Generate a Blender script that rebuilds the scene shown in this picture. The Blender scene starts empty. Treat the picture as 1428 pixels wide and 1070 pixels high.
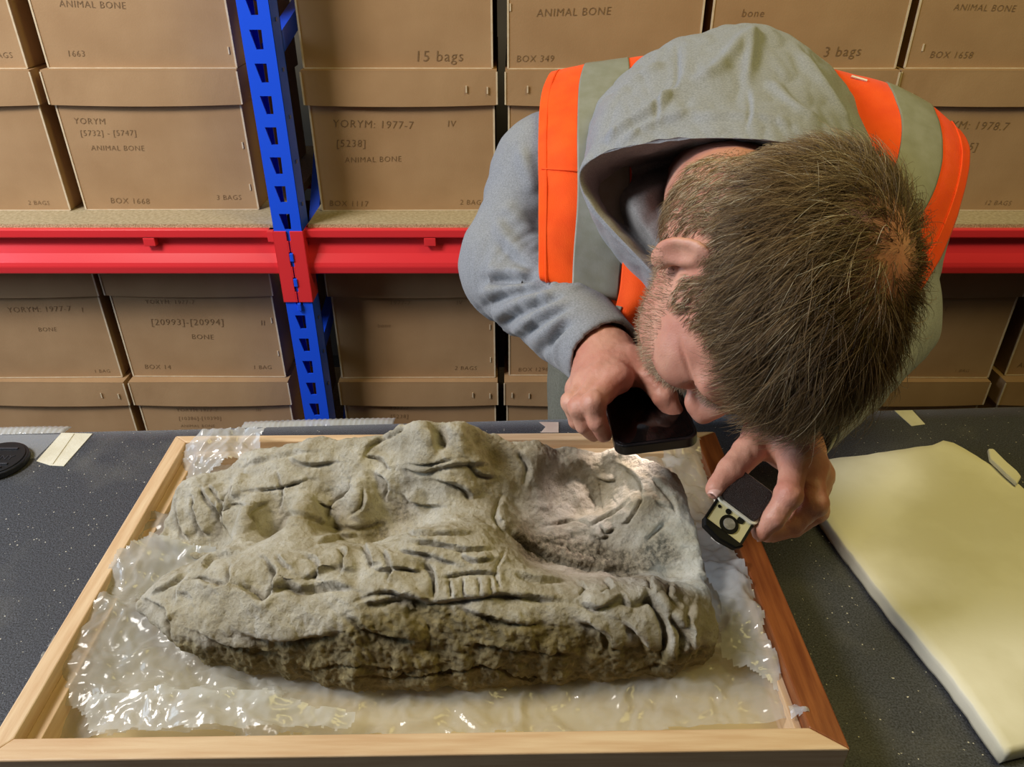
import bpy, bmesh, math, random
import numpy as np
from mathutils import Vector, Matrix
from mathutils.bvhtree import BVHTree
random.seed(7); RNG = np.random.default_rng(7)
S = bpy.context.scene
COL = S.collection

# ------------------------------------------------------------------ camera
CAM = np.array([0.0, 0.0, 1.47]); PITCH = math.radians(31.1); FPX = 1080.0
cd = bpy.data.cameras.new('camera'); cam = bpy.data.objects.new('camera', cd); COL.objects.link(cam)
cam.location = CAM; cam.rotation_euler = (math.pi/2 - PITCH, 0, 0)
cd.sensor_fit = 'HORIZONTAL'; cd.sensor_width = 36; cd.lens = 36*FPX/1428; cd.clip_start = 0.02
S.camera = cam
CP, SP = math.cos(PITCH), math.sin(PITCH)
def ray(px, py):
    u = (px-714)/FPX; v = (py-535)/FPX
    return np.array([u, CP - v*SP, -(SP + v*CP)])
def P(px, py, d): return CAM + ray(px, py)*d                      # point at a given depth
def PZ(px, py, z): r = ray(px, py); return CAM + r*((z-CAM[2])/r[2])  # on a level plane
def PY(px, py, y): r = ray(px, py); return CAM + r*(y/r[1])          # on an upright plane

# ------------------------------------------------------------------ light
S.view_settings.view_transform = 'Standard'; S.view_settings.look = 'None'
S.view_settings.gamma = 1; S.view_settings.use_curve_mapping = False
S.view_settings.exposure = -0.05
w = bpy.data.worlds.new('room_air'); S.world = w; w.use_nodes = True
w.node_tree.nodes['Background'].inputs[0].default_value = (1.0, 0.9, 0.74, 1)
w.node_tree.nodes['Background'].inputs[1].default_value = 0.02
def area(name, loc, target, sx, sy, power, col):
    l = bpy.data.lights.new(name, 'AREA'); l.shape = 'RECTANGLE'; l.size = sx; l.size_y = sy
    l.energy = power; l.color = col
    o = bpy.data.objects.new(name, l); COL.objects.link(o); o.location = loc
    o.rotation_euler = (Vector(target)-Vector(loc)).to_track_quat('-Z', 'Y').to_euler()
    return o
# all three stand outside the picture: a ceiling lamp to the left, a window in the left-hand wall, a warmer ceiling lamp to the right
area('ceiling_lamp_left_offscreen', (-1.45, 0.38, 2.4), (-0.55, 1.15, 1.15), 0.6, 0.5, 40, (1.0, 0.96, 0.92))
area('window_left_offscreen', (-2.6, 0.35, 1.75), (-0.1, 0.5, 0.95), 1.3, 1.0, 34, (0.62, 0.79, 1.0))
area('ceiling_lamp_right_offscreen', (0.85, 0.55, 2.5), (0.55, 0.8, 0.9), 0.5, 1.2, 14.5, (1.0, 0.84, 0.30))

# ------------------------------------------------------------------ helpers
def lin(h):
    h = h.lstrip('#'); o = []
    for i in (0, 2, 4):
        c = int(h[i:i+2], 16)/255
        o.append(c/12.92 if c <= .04045 else ((c+.055)/1.055)**2.4)
    return (*o, 1)
MATS = {}
def mat(name, c1, c2=None, scale=20, rough=.6, bump=0, bscale=200, metal=0, spec=.5, stretch=(1,1,1), detail=4, lo=.35, hi=.65, sheen=0, coat=0):
    m = bpy.data.materials.new(name); m.use_nodes = True; MATS[name] = m
    nt = m.node_tree; N = nt.nodes; L = nt.links; b = N['Principled BSDF']
    b.inputs['Base Color'].default_value = lin(c1); b.inputs['Roughness'].default_value = rough
    b.inputs['Metallic'].default_value = metal; b.inputs['Specular IOR Level'].default_value = spec
    b.inputs['Sheen Weight'].default_value = sheen; b.inputs['Coat Weight'].default_value = coat
    tc = N.new('ShaderNodeTexCoord'); mp = N.new('ShaderNodeMapping'); mp.inputs['Scale'].default_value = stretch
    L.new(tc.outputs['Object'], mp.inputs[0])
    if c2:
        n = N.new('ShaderNodeTexNoise'); n.inputs['Scale'].default_value = scale; n.inputs['Detail'].default_value = detail
        r = N.new('ShaderNodeValToRGB'); r.color_ramp.elements[0].position = lo; r.color_ramp.elements[1].position = hi
        r.color_ramp.elements[0].color = lin(c1); r.color_ramp.elements[1].color = lin(c2)
        L.new(mp.outputs[0], n.inputs[0]); L.new(n.outputs[0], r.inputs[0]); L.new(r.outputs[0], b.inputs['Base Color'])
    if bump:
        n2 = N.new('ShaderNodeTexNoise'); n2.inputs['Scale'].default_value = bscale; n2.inputs['Detail'].default_value = 3
        bp = N.new('ShaderNodeBump'); bp.inputs['Strength'].default_value = bump; bp.inputs['Distance'].default_value = .002
        L.new(mp.outputs[0], n2.inputs[0]); L.new(n2.outputs[0], bp.inputs['Height']); L.new(bp.outputs[0], b.inputs['Normal'])
    return m

def tag(o, label=None, cat=None, group=None, kind=None):
    if label: o['label'] = label
    if cat: o['category'] = cat
    if group: o['group'] = group
    if kind: o['kind'] = kind
    return o
def thing(name, label, cat, loc=(0,0,0), rotz=0, group=None):
    o = bpy.data.objects.new(name, None); COL.objects.link(o); o.empty_display_size = .05
    o.location = loc; o.rotation_euler = (0, 0, rotz); tag(o, label, cat, group); return o
def world(t):
    B = Matrix.Translation(t.location) @ t.rotation_euler.to_matrix().to_4x4()
    return B if t.parent is None else world(t.parent) @ t.matrix_parent_inverse @ B
def link(name, me, m, parent=None, local=False, smooth=False):
    o = bpy.data.objects.new(name, me); COL.objects.link(o)
    if m is not None and not me.materials: me.materials.append(MATS[m] if isinstance(m, str) else m)
    if smooth: me.polygons.foreach_set('use_smooth', [True]*len(me.polygons))
    if parent is not None:
        o.parent = parent
        if not local:
            M = world(parent)
            o.matrix_parent_inverse = M.inverted()
    return o
def mesh(name, verts, faces):
    me = bpy.data.meshes.new(name); me.from_pydata([tuple(v) for v in verts], [], faces); me.update(); return me
def npmesh(name, V, Q):
    """fast mesh from an (n,3) array and an (m,k) face array"""
    me = bpy.data.meshes.new(name); V = np.asarray(V, np.float32); Q = np.asarray(Q, np.int32)
    k = Q.shape[1]; me.vertices.add(len(V)); me.vertices.foreach_set('co', V.ravel())
    me.loops.add(Q.size); me.loops.foreach_set('vertex_index', Q.ravel())
    me.polygons.add(len(Q)); me.polygons.foreach_set('loop_start', np.arange(0, Q.size, k, dtype=np.int32))
    me.polygons.foreach_set('loop_total', np.full(len(Q), k, np.int32)); me.update(calc_edges=True); me.validate(); return me
class BM:
    def __init__(s): s.v = []; s.f = []
    def box(s, lo, hi):
        n = len(s.v); (a,b,c), (d,e,f) = lo, hi
        s.v += [(a,b,c),(d,b,c),(d,e,c),(a,e,c),(a,b,f),(d,b,f),(d,e,f),(a,e,f)]
        s.f += [tuple(n+i for i in q) for q in ((0,3,2,1),(4,5,6,7),(0,1,5,4),(1,2,6,5),(2,3,7,6),(3,0,4,7))]; return s
    def hexa(s, bottom, top):
        n = len(s.v); s.v += [tuple(p) for p in bottom]+[tuple(p) for p in top]
        s.f += [tuple(n+i for i in q) for q in ((0,3,2,1),(4,5,6,7),(0,1,5,4),(1,2,6,5),(2,3,7,6),(3,0,4,7))]; return s
    def extrude_x(s, prof, x0, x1):
        n = len(s.v); k = len(prof)
        s.v += [(x0, y, z) for y, z in prof]+[(x1, y, z) for y, z in prof]
        s.f += [(n+i, n+(i+1) % k, n+k+(i+1) % k, n+k+i) for i in range(k)]
        s.f += [tuple(n+i for i in reversed(range(k))), tuple(n+k+i for i in range(k))]; return s
    def prism(s, poly, z0, z1):
        n = len(s.v); k = len(poly)
        s.v += [(x, y, z0) for x, y in poly]+[(x, y, z1) for x, y in poly]
        s.f += [(n+i, n+(i+1) % k, n+k+(i+1) % k, n+k+i) for i in range(k)]
        s.f += [tuple(n+i for i in reversed(range(k))), tuple(n+k+i for i in range(k))]; return s
    def build(s, name, m, parent=None, local=False, smooth=False, bevel=0, fix=True):
        me = mesh(name, s.v, s.f)
        if fix or bevel:
            bm = bmesh.new(); bm.from_mesh(me)
            bmesh.ops.recalc_face_normals(bm, faces=bm.faces)
            if bevel: bmesh.ops.bevel(bm, geom=list(bm.edges), offset=bevel, segments=2, profile=.5, affect='EDGES', clamp_overlap=True)
            bm.to_mesh(me); bm.free()
        return link(name, me, m, parent, local, smooth)
# --- numpy gradient noise
_perm = np.tile(RNG.permutation(256), 3)
_grad = RNG.normal(size=(256, 3)); _grad /= np.linalg.norm(_grad, axis=1)[:, None]
def pn(p):
    p = np.asarray(p, float); i = np.floor(p).astype(int); f = p-i; i &= 255
    u = f*f*f*(f*(f*6-15)+10); out = 0
    for dx in (0, 1):
        for dy in (0, 1):
            for dz in (0, 1):
                g = _grad[_perm[_perm[_perm[(i[..., 0]+dx) & 255]+((i[..., 1]+dy) & 255)]+((i[..., 2]+dz) & 255)]]
                d = f-np.array([dx, dy, dz])
                wt = (u[..., 0] if dx else 1-u[..., 0])*(u[..., 1] if dy else 1-u[..., 1])*(u[..., 2] if dz else 1-u[..., 2])
                out = out+wt*(g*d).sum(-1)
    return out*1.4
def fbm(p, n=4, rid=False):
    o = 0; a = 1
    for k in range(n):
        t = pn(p*2**k+k*17.3); o = o+a*((.5-np.abs(t))*1.4 if rid else t); a *= .5
    return o
def sstep(a, b, x): t = np.clip((x-a)/(b-a), 0, 1); return t*t*(3-2*t)
class RBF:
    def __init__(s, pts, vals, lam=1e-5):
        s.p = np.asarray(pts, float); n = len(s.p); K = s.k(s.p)+lam*np.eye(n); A = np.c_[np.ones(n), s.p]
        m = A.shape[1]; M = np.zeros((n+m, n+m)); M[:n, :n] = K; M[:n, n:] = A; M[n:, :n] = A.T
        s.c = np.linalg.solve(M, np.r_[np.asarray(vals, float), np.zeros(m)])
    def k(s, q):
        r2 = ((q[:, None, :]-s.p[None])**2).sum(-1)*100+1e-12; return .5*r2*np.log(r2)
    def __call__(s, q):
        q = np.asarray(q, float); return s.k(q)@s.c[:len(s.p)]+np.c_[np.ones(len(q)), q]@s.c[len(s.p):]
def polysd(poly, X, Y):
    """signed distance to a polygon in plan (negative inside)"""
    d = np.full(X.shape, 1e9); ins = np.zeros(X.shape, bool); n = len(poly)
    for k in range(n):
        (ax, ay), (bx, by) = poly[k], poly[(k+1) % n]
        ex, ey = bx-ax, by-ay; t = np.clip(((X-ax)*ex+(Y-ay)*ey)/(ex*ex+ey*ey+1e-12), 0, 1)
        d = np.minimum(d, np.hypot(X-ax-t*ex, Y-ay-t*ey))
        c = ((ay > Y) != (by > Y)) & (X < (bx-ax)*(Y-ay)/((by-ay) if by != ay else 1e-12)+ax); ins ^= c
    return np.where(ins, -d, d)
def crom(pts, n, closed=False):
    """Catmull-Rom resample of an (m,k) array to n points"""
    pts = np.asarray(pts, float); m = len(pts)
    t = np.linspace(0, m-1, n); i = np.clip(np.floor(t).astype(int), 0, m-2); f = (t-i)[:, None]
    g = lambda j: pts[np.clip(j, 0, m-1)] + (0)
    p0 = np.where((i == 0)[:, None], 2*pts[0]-pts[1], g(i-1)); p3 = np.where((i == m-2)[:, None], 2*pts[-1]-pts[-2], g(i+2))
    p1, p2 = g(i), g(i+1)
    return .5*((2*p1)+(-p0+p2)*f+(2*p0-5*p1+4*p2-p3)*f**2+(-p0+3*p1-3*p2+p3)*f**3)
def loft(rows, nu, nv):
    """rows: list of equal-length lists of 3-D points -> (nv,nu,3) smooth grid"""
    A = np.array([crom(r, nu) for r in rows]); return np.stack([crom(A[:, j], nv) for j in range(nu)], 1)
def gridnormals(G):
    n = np.cross(np.gradient(G, axis=1), np.gradient(G, axis=0)); return n/(np.linalg.norm(n, axis=-1, keepdims=True)+1e-12)
def gridfaces(nv, nu, off=0, flip=False):
    a = (np.arange(nv-1)[:, None]*nu+np.arange(nu-1)[None]).ravel()+off
    q = np.stack([a, a+1, a+nu+1, a+nu], 1); return q[:, ::-1] if flip else q
def shell(G, thick):
    """closed sheet of a given thickness from a grid of points"""
    nv, nu, _ = G.shape; N = gridnormals(G); V = np.concatenate([G.reshape(-1, 3), (G-N*thick).reshape(-1, 3)]); m = nv*nu
    F = [gridfaces(nv, nu), gridfaces(nv, nu, m, True)]
    b = list(range(nu))+[r*nu+nu-1 for r in range(1, nv)]+[(nv-1)*nu+c for c in range(nu-2, -1, -1)]+[r*nu for r in range(nv-2, 0, -1)]
    b = np.array(b); c = np.roll(b, -1); F.append(np.stack([c, b, b+m, c+m], 1))
    return V, np.concatenate(F)
class SDF:
    """signed-distance modelling on a grid, meshed by surface nets"""
    def __init__(s, lo, hi, h):
        s.lo = np.array(lo, float); s.h = h; s.n = np.ceil((np.array(hi)-s.lo)/h).astype(int)+1
        s.f = np.full(s.n, .2, np.float32)
    def win(s, lo, hi):
        a = np.clip(np.floor((np.array(lo)-s.lo)/s.h).astype(int), 0, s.n); b = np.clip(np.ceil((np.array(hi)-s.lo)/s.h).astype(int)+1, 0, s.n)
        sl = tuple(slice(i, j) for i, j in zip(a, b))
        ax = [(np.arange(i, j)*s.h+l).astype(np.float32) for i, j, l in zip(a, b, s.lo)]
        return sl, ax[0][:, None, None], ax[1][None, :, None], ax[2][None, None, :]
    def put(s, sl, d, k, sub):
        a = s.f[sl]
        if a.size == 0: return
        if sub:
            d = -d; r = np.maximum(a, d); 
            if k: h = np.maximum(k-np.abs(a-d), 0)/k; r = r+h*h*k*.25
        else:
            r = np.minimum(a, d)
            if k: h = np.maximum(k-np.abs(a-d), 0)/k; r = r-h*h*k*.25
        s.f[sl] = r
    def cap(s, p, q, r1, r2=None, k=0, sub=False):
        r2 = r1 if r2 is None else r2; p = np.array(p, float); q = np.array(q, float); m = max(r1, r2)+k+4*s.h
        sl, X, Y, Z = s.win(np.minimum(p, q)-m, np.maximum(p, q)+m); b = q-p; L = (b*b).sum()+1e-12
        t = np.clip(((X-p[0])*b[0]+(Y-p[1])*b[1]+(Z-p[2])*b[2])/L, 0, 1)
        d = np.sqrt((X-p[0]-t*b[0])**2+(Y-p[1]-t*b[1])**2+(Z-p[2]-t*b[2])**2)-(r1+(r2-r1)*t)
        s.put(sl, d.astype(np.float32), k, sub); return s
    def chain(s, pts, rad, k=0, kin=None):
        for i in range(len(pts)-1): s.cap(pts[i], pts[i+1], rad[i], rad[i+1], k if i == 0 else (kin if kin is not None else k*.5))
        return s
    def ell(s, c, ax, r, k=0, sub=False):
        c = np.array(c, float); ax = np.array(ax, float); r = np.array(r, float); m = r.max()+k+4*s.h
        sl, X, Y, Z = s.win(c-m, c+m); X = X-c[0]; Y = Y-c[1]; Z = Z-c[2]
        q = [(X*a[0]+Y*a[1]+Z*a[2]) for a in ax]
        k0 = np.sqrt(sum((u/rr)**2 for u, rr in zip(q, r))); k1 = np.sqrt(sum((u/rr**2)**2 for u, rr in zip(q, r)))+1e-9
        s.put(sl, (k0*(k0-1)/k1).astype(np.float32), k, sub); return s
    def mesh(s, smooth=1):
        f = s.f; I = f < 0; nx, ny, nz = f.shape
        cnt = np.zeros((nx-1, ny-1, nz-1), np.int8)
        for a in (0, 1):
            for b in (0, 1):
                for c in (0, 1): cnt += I[a:nx-1+a, b:ny-1+b, c:nz-1+c]
        act = (cnt > 0) & (cnt < 8); ijk = np.argwhere(act); idx = np.full(act.shape, -1, np.int32); idx[act] = np.arange(len(ijk))
        acc = np.zeros((len(ijk), 3)); num = np.zeros(len(ijk)); C = [(a, b, c) for a in (0, 1) for b in (0, 1) for c in (0, 1)]
        val = {c: f[ijk[:, 0]+c[0], ijk[:, 1]+c[1], ijk[:, 2]+c[2]].astype(float) for c in C}
        for c in C:
            for ax in range(3):
                if c[ax]: continue
                e = list(c); e[ax] = 1; e = tuple(e); va, vb = val[c], val[e]; cr = (va < 0) != (vb < 0)
                t = va/np.where(cr, va-vb, 1); p = np.array(c, float)[None]+np.zeros((len(ijk), 3)); p[:, ax] = t
                acc[cr] += p[cr]; num[cr] += 1
        V = (ijk+acc/num[:, None])*s.h+s.lo; F = []
        for ax in range(3):
            u, v = (ax+1) % 3, (ax+2) % 3
            A = [slice(None)]*3; B = [slice(None)]*3; A[ax] = slice(0, -1); B[ax] = slice(1, None)
            cr = I[tuple(A)] != I[tuple(B)]; e = np.argwhere(cr); e = e[(e[:, u] > 0) & (e[:, v] > 0) & (e[:, u] < f.shape[u]-1) & (e[:, v] < f.shape[v]-1)]
            q = []
            for du, dv in ((0, 0), (1, 0), (1, 1), (0, 1)):
                c = e.copy(); c[:, u] -= du; c[:, v] -= dv; q.append(idx[c[:, 0], c[:, 1], c[:, 2]])
            q = np.stack(q, 1); ins = I[e[:, 0], e[:, 1], e[:, 2]]; q[~ins] = q[~ins][:, ::-1]; F.append(q)
        F = np.concatenate(F); F = F[(F >= 0).all(1)]
        for _ in range(smooth): V = relax(V, F)
        return V, F
def relax(V, F, lam=.5):
    A = np.zeros_like(V); n = np.zeros(len(V))
    for i in range(4):
        a, b = F[:, i], F[:, (i+1) % 4]
        for c in range(3): A[:, c] += np.bincount(a, V[b, c], len(V))+np.bincount(b, V[a, c], len(V))
        n += np.bincount(a, minlength=len(V))+np.bincount(b, minlength=len(V))
    return V+lam*(A/np.maximum(n, 1)[:, None]-V)
def vnormals(V, F):
    n = np.cross(V[F[:, 2]]-V[F[:, 0]], V[F[:, 3 % F.shape[1]]]-V[F[:, 1]]) if F.shape[1] == 4 else np.cross(V[F[:, 1]]-V[F[:, 0]], V[F[:, 2]]-V[F[:, 0]])
    N = np.zeros_like(V)
    for i in range(F.shape[1]):
        for c in range(3): N[:, c] += np.bincount(F[:, i], n[:, c], len(V))
    return N/(np.linalg.norm(N, axis=1)[:, None]+1e-12)
def creases(V, F, lines, soft=2.2):
    """press fold lines into a surface: each line (points px, depth, width, lip) is dropped on the surface first"""
    N = vnormals(V, F); bvh = BVHTree.FromPolygons(V.tolist(), F.tolist()); D = np.zeros(len(V))
    for pts, dep, wid, lip in lines:
        pts = crom(pts, max(8, 10*len(pts))) if len(pts) > 2 else np.linspace(pts[0], pts[1], 12)
        hit = []
        for x, y in pts:
            r = ray(x, y); h = bvh.ray_cast(Vector(CAM), Vector(r).normalized())
            if h[0] is not None: hit.append(h[0])
        if len(hit) < 2: continue
        H = np.array(hit); lo = H.min(0)-(3+2*soft)*wid; hi = H.max(0)+(3+2*soft)*wid
        sel = np.where(((V > lo) & (V < hi)).all(1))[0]
        if not len(sel): continue
        Q = V[sel]; best = np.full(len(sel), 1e9); side = np.zeros(len(sel)); tt = np.zeros(len(sel))
        for i in range(len(H)-1):
            e = H[i+1]-H[i]; L = (e*e).sum()+1e-12; t = np.clip(((Q-H[i])@e)/L, 0, 1); r = Q-H[i]-t[:, None]*e
            d = np.linalg.norm(r, axis=1); m = d < best; best[m] = d[m]
            sg = np.einsum('ij,ij->i', np.cross(e[None]+0*Q, r), N[sel]); side[m] = np.sign(sg[m]); tt[m] = ((i+t)/(len(H)-1))[m]
        fade = np.clip(np.minimum(tt, 1-tt)*5, .15, 1)
        D[sel] += fade*(-dep*np.exp(-(best/wid)**2)+lip*np.where(side > 0, sstep(0, 1.3*wid, best), 0)*np.exp(-(np.maximum(best-wid, 0)/(soft*wid))**1.2))
    return V+N*D[:, None]
def attr(me, name, vals):
    a = me.attributes.new(name, 'FLOAT', 'POINT'); a.data.foreach_set('value', np.asarray(vals, np.float32))
def tube(pts, r, seg=6):
    """tube mesh arrays along a polyline (per-point radius)"""
    pts = np.asarray(pts, float); r = np.broadcast_to(r, len(pts)); T = np.gradient(pts, axis=0); T /= np.linalg.norm(T, axis=1)[:, None]+1e-12
    up = np.array([0, 0, 1.]) if abs(T[0, 2]) < .9 else np.array([1., 0, 0]); V = []
    for p, t, rr in zip(pts, T, r):
        a = np.cross(t, up); a /= np.linalg.norm(a)+1e-9; b = np.cross(t, a); up = np.cross(a, t)*1.0
        for k in range(seg): an = 2*math.pi*k/seg; V.append(p+rr*(math.cos(an)*a+math.sin(an)*b))
    F = []
    for i in range(len(pts)-1):
        for k in range(seg): F.append((i*seg+k, i*seg+(k+1) % seg, (i+1)*seg+(k+1) % seg, (i+1)*seg+k))
    F += [tuple(range(seg)), tuple((len(pts)-1)*seg+k for k in reversed(range(seg)))]
    return V, F
# ------------------------------------------------------------------ materials of the place
mat('cardboard', '#a3815d', '#ae8c67', 9, .8, .12, 300, spec=.2)
mat('cardboard_edge', '#c9b392', '#d6c4a8', 60, .85, spec=.2)
mat('pencil', '#7d6244', rough=.6, spec=.3)
mat('chipboard', '#b9a98a', '#a0906f', 160, .8, .2, 400, spec=.2)
mat('chipboard_edge', '#cbb693', '#8f7a58', 420, .9, .5, 500, spec=.1)
mat('red_paint', '#e5343a', rough=.28, spec=.5, coat=.15)
mat('blue_paint', '#1c55ee', rough=.35, spec=.5)
mat('steel', '#b8b8b8', rough=.3, metal=1)
mat('wall_paint', '#6f675a', '#645c50', 4, .9)
mat('concrete', '#57534c', '#4a4740', 6, .8)
mat('table_wood', '#6b4f32', '#5a4229', 30, .6, stretch=(1, 8, 8))
def speckled(name):
    m = mat(name, '#1b1c20', '#484b54', 620, .6, .35, 700, spec=.5)
    nt = m.node_tree; N = nt.nodes; L = nt.links; b = N['Principled BSDF']
    src = b.inputs['Base Color'].links[0].from_socket
    tc = N['Texture Coordinate']
    v = N.new('ShaderNodeTexVoronoi'); v.inputs['Scale'].default_value = 190; L.new(tc.outputs['Object'], v.inputs['Vector'])
    n = N.new('ShaderNodeTexNoise'); n.inputs['Scale'].default_value = 260; L.new(tc.outputs['Object'], n.inputs['Vector'])
    lt = N.new('ShaderNodeMath'); lt.operation = 'LESS_THAN'; lt.inputs[1].default_value = .14; L.new(v.outputs['Distance'], lt.inputs[0])
    gt = N.new('ShaderNodeMath'); gt.operation = 'GREATER_THAN'; gt.inputs[1].default_value = .57; L.new(n.outputs[0], gt.inputs[0])
    mu = N.new('ShaderNodeMath'); mu.operation = 'MULTIPLY'; L.new(lt.outputs[0], mu.inputs[0]); L.new(gt.outputs[0], mu.inputs[1])
    # smeared dust
    n3 = N.new('ShaderNodeTexNoise'); n3.inputs['Scale'].default_value = 14; n3.inputs['Detail'].default_value = 8; L.new(tc.outputs['Object'], n3.inputs['Vector'])
    r3 = N.new('ShaderNodeValToRGB'); r3.color_ramp.elements[0].position = .52; r3.color_ramp.elements[1].position = .85
    r3.color_ramp.elements[1].color = (.25, .25, .25, 1); L.new(n3.outputs[0], r3.inputs[0])
    mx = N.new('ShaderNodeMixRGB'); mx.inputs[2].default_value = lin('#8d8a80'); L.new(r3.outputs[0], mx.inputs[0]); L.new(src, mx.inputs[1])
    mx2 = N.new('ShaderNodeMixRGB'); mx2.inputs[2].default_value = lin('#cfcabb'); L.new(mu.outputs[0], mx2.inputs[0]); L.new(mx.outputs[0], mx2.inputs[1])
    L.new(mx2.outputs[0], b.inputs['Base Color']); b.inputs['Sheen Weight'].default_value = .22; b.inputs['Sheen Roughness'].default_value = .35; return m
speckled('black_felt')
mat('pale_wood', '#cba883', '#dbbf9c', 12, .45, .12, 160, stretch=(1, 14, 14), spec=.4)
mat('pale_wood_y', '#cdaa85', '#dfc3a0', 12, .45, .12, 160, stretch=(14, 1, 14), spec=.4)
mat('red_wood', '#6e3719', '#8e5128', 14, .38, .12, 160, stretch=(14, 1, 14), spec=.5)
mat('tray_board', '#c9b07e', '#d8c394', 8, .6, stretch=(1, 8, 1))
mat('foam', '#e9e4cf', '#dcd6bd', 9, .55, .1, 120, spec=.35, lo=.45, hi=.62)
mat('tape', '#dcd8c8', '#cfc9b5', 30, .5, .2, 200)
mat('tape_pink', '#cbb3a6', '#d8c6b9', 30, .5, .2, 200)
mat('black_plastic', '#0d0e11', rough=.32)
mat('cap_plastic', '#15171c', rough=.42, spec=.5)
mat('grey_mark', '#2d3038', rough=.3)

# ------------------------------------------------------------------ room
tag(BM().box((-3.2, -2.0, -.1), (3.2, 2.75, 0)).build('floor', 'concrete'), kind='structure')
tag(BM().box((-3.2, 2.65, 0), (3.2, 2.75, 2.9)).build('wall_back', 'wall_paint'), kind='structure')

# ------------------------------------------------------------------ storage rack
RY = 1.38                                   # front of the upright
rack = thing('storage_rack', 'steel storage rack with blue slotted uprights, red beams and chipboard shelves', 'storage rack', (-.417, RY, 0))
def upright(xc, y0, name='upright'):
    b = BM(); x0, x1, t = xc-.026, xc+.026, .003; pitch = .0517; z = .03; zt = 2.05
    n = int((zt-z)/pitch)
    for i in range(n):
        a = z+i*pitch; c = a+pitch; hz0, hz1 = a+.011, a+.041
        o = [(x0, a), (x1, a), (x1, c), (x0, c)]; h = [(xc-.005, hz0), (xc+.007, hz0), (xc+.008, hz1), (xc-.012, hz1)]
        for y in (y0, y0+t):
            k = len(b.v); b.v += [(x, y, q) for x, q in o+h]
            for j in range(4): b.f.append((k+j, k+(j+1) % 4, k+4+(j+1) % 4, k+4+j))
        for j in range(4): b.f.append((k-8+4+j, k-8+4+(j+1) % 4, k+4+(j+1) % 4, k+4+j))
    up = b.build(name, 'blue_paint', rack, fix=False); b = BM()
    b.box((x0, y0+t, 0), (x0+t, y0+.055, zt)).box((x1-t, y0+t, 0), (x1, y0+.055, zt))
    b.box((x0, y0+.052, 0), (x0+.012, y0+.055, zt)).box((x1-.012, y0+.052, 0), (x1, y0+.055, zt)).box((x0-.02, y0-.01, 0), (x1+.02, y0+.07, .004))
    b.build('upright_channel', 'blue_paint', up, fix=False); return up
for xc in (-.417, -2.35, 1.55):
    u = upright(xc, RY); upright(xc, RY+.56)
    b = BM()
    for z0 in (.15, .75, 1.35):
        for s in (0, 1):
            za, zb = (z0, z0+.5) if s == 0 else (z0+.5, z0+.6)
            b = BM(); x = xc
            b.hexa([(x-.01, RY+.05, za), (x+.01, RY+.05, za), (x+.01, RY+.56, zb), (x-.01, RY+.56, zb)],
                   [(x-.01, RY+.05, za+.035), (x+.01, RY+.05, za+.035), (x+.01, RY+.56, zb+.035), (x-.01, RY+.56, zb+.035)])
            b.build('brace', 'blue_paint', rack)
    if xc == -.417:
        for z in np.arange(.62, 1.5, .078):       # bolts on the flank of the upright
            BM().box((xc+.0258, RY+.022, z), (xc+.0285, RY+.028, z+.006)).build('bolt', 'steel', u)
by = RY+.012
prof = lambda zt: [(by-.003, zt), (by-.003, zt-.016), (by+.012, zt-.021), (by+.012, zt-.034), (by+.006, zt-.05), (by-.003, zt-.066), (by-.005, zt-.074), (by-.003, zt-.088), (by+.002, zt-.091), (by+.04, zt-.091), (by+.04, zt-.012), (by+.012, zt-.012), (by+.012, zt)]
for zt in (.968, .325):
    for x0, x1 in ((-2.32, -.4435), (-.3905, 1.52)):
        bmo = BM().extrude_x(prof(zt), x0, x1).build('beam', 'red_paint', rack, bevel=0)
        mod = bmo.modifiers.new('soft', 'BEVEL'); mod.width = .0022; mod.segments = 3; mod.limit_method = 'ANGLE'; mod.angle_limit = .3
        for xt in (np.array([-.685]) if x0 < -1 else np.array([-.155, .62])):
            if zt > .5: BM().hexa([(xt-.011, by-.0025, zt-.033), (xt+.011, by-.0025, zt-.033), (xt+.011, by+.013, zt-.033), (xt-.011, by+.013, zt-.033)],
                                  [(xt-.011, by-.0025, zt-.017), (xt+.011, by-.0025, zt-.017), (xt+.011, by+.013, zt-.017), (xt-.011, by+.013, zt-.017)]).build('beam_clip', 'red_paint', bmo, bevel=.0012)
        BM().extrude_x([(2*RY+.615-y, z) for y, z in prof(zt)], x0, x1).build('beam', 'red_paint', rack)
    for side in (-1, 1):                    # hooked end plates over the upright
        b = BM(); xo = -.417+side*.0275; xi = -.417+side*.0035
        a, c = min(xo, xi), max(xo, xi); yf = RY-.0035
        b.box((a, yf, zt-.143), (c, RY-.0005, zt+.001))
        xe = -.417+side*.0285; b.box((min(xe, xo), yf, zt-.143), (max(xe, xo)+.0, RY+.045, zt+.001))
        for k in range(3):
            z0 = zt-.040-k*.0517; xa = -.417+side*.0012
            b.box((min(xi, xa), yf, z0), (max(xi, xa), RY-.0005, z0+.022))
        if side < 0:
            b.hexa([(xo-.012, yf+.002, zt-.02), (xo, yf+.001, zt-.02), (xo, RY+.03, zt-.02), (xo-.012, RY+.03, zt-.02)],
                   [(xo-.012, yf+.002, zt), (xo, yf+.001, zt), (xo, RY+.03, zt), (xo-.012, RY+.03, zt)])
        b.build('end_plate', 'red_paint', rack, bevel=.0008)
    for k in range(3):
        z0 = zt-.062-k*.0517; b = BM().box((-.4195, RY-.006, z0+.004), (-.4125, RY+.001, z0+.020)); b.build('lug', 'blue_paint', rack, bevel=.001)
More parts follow.
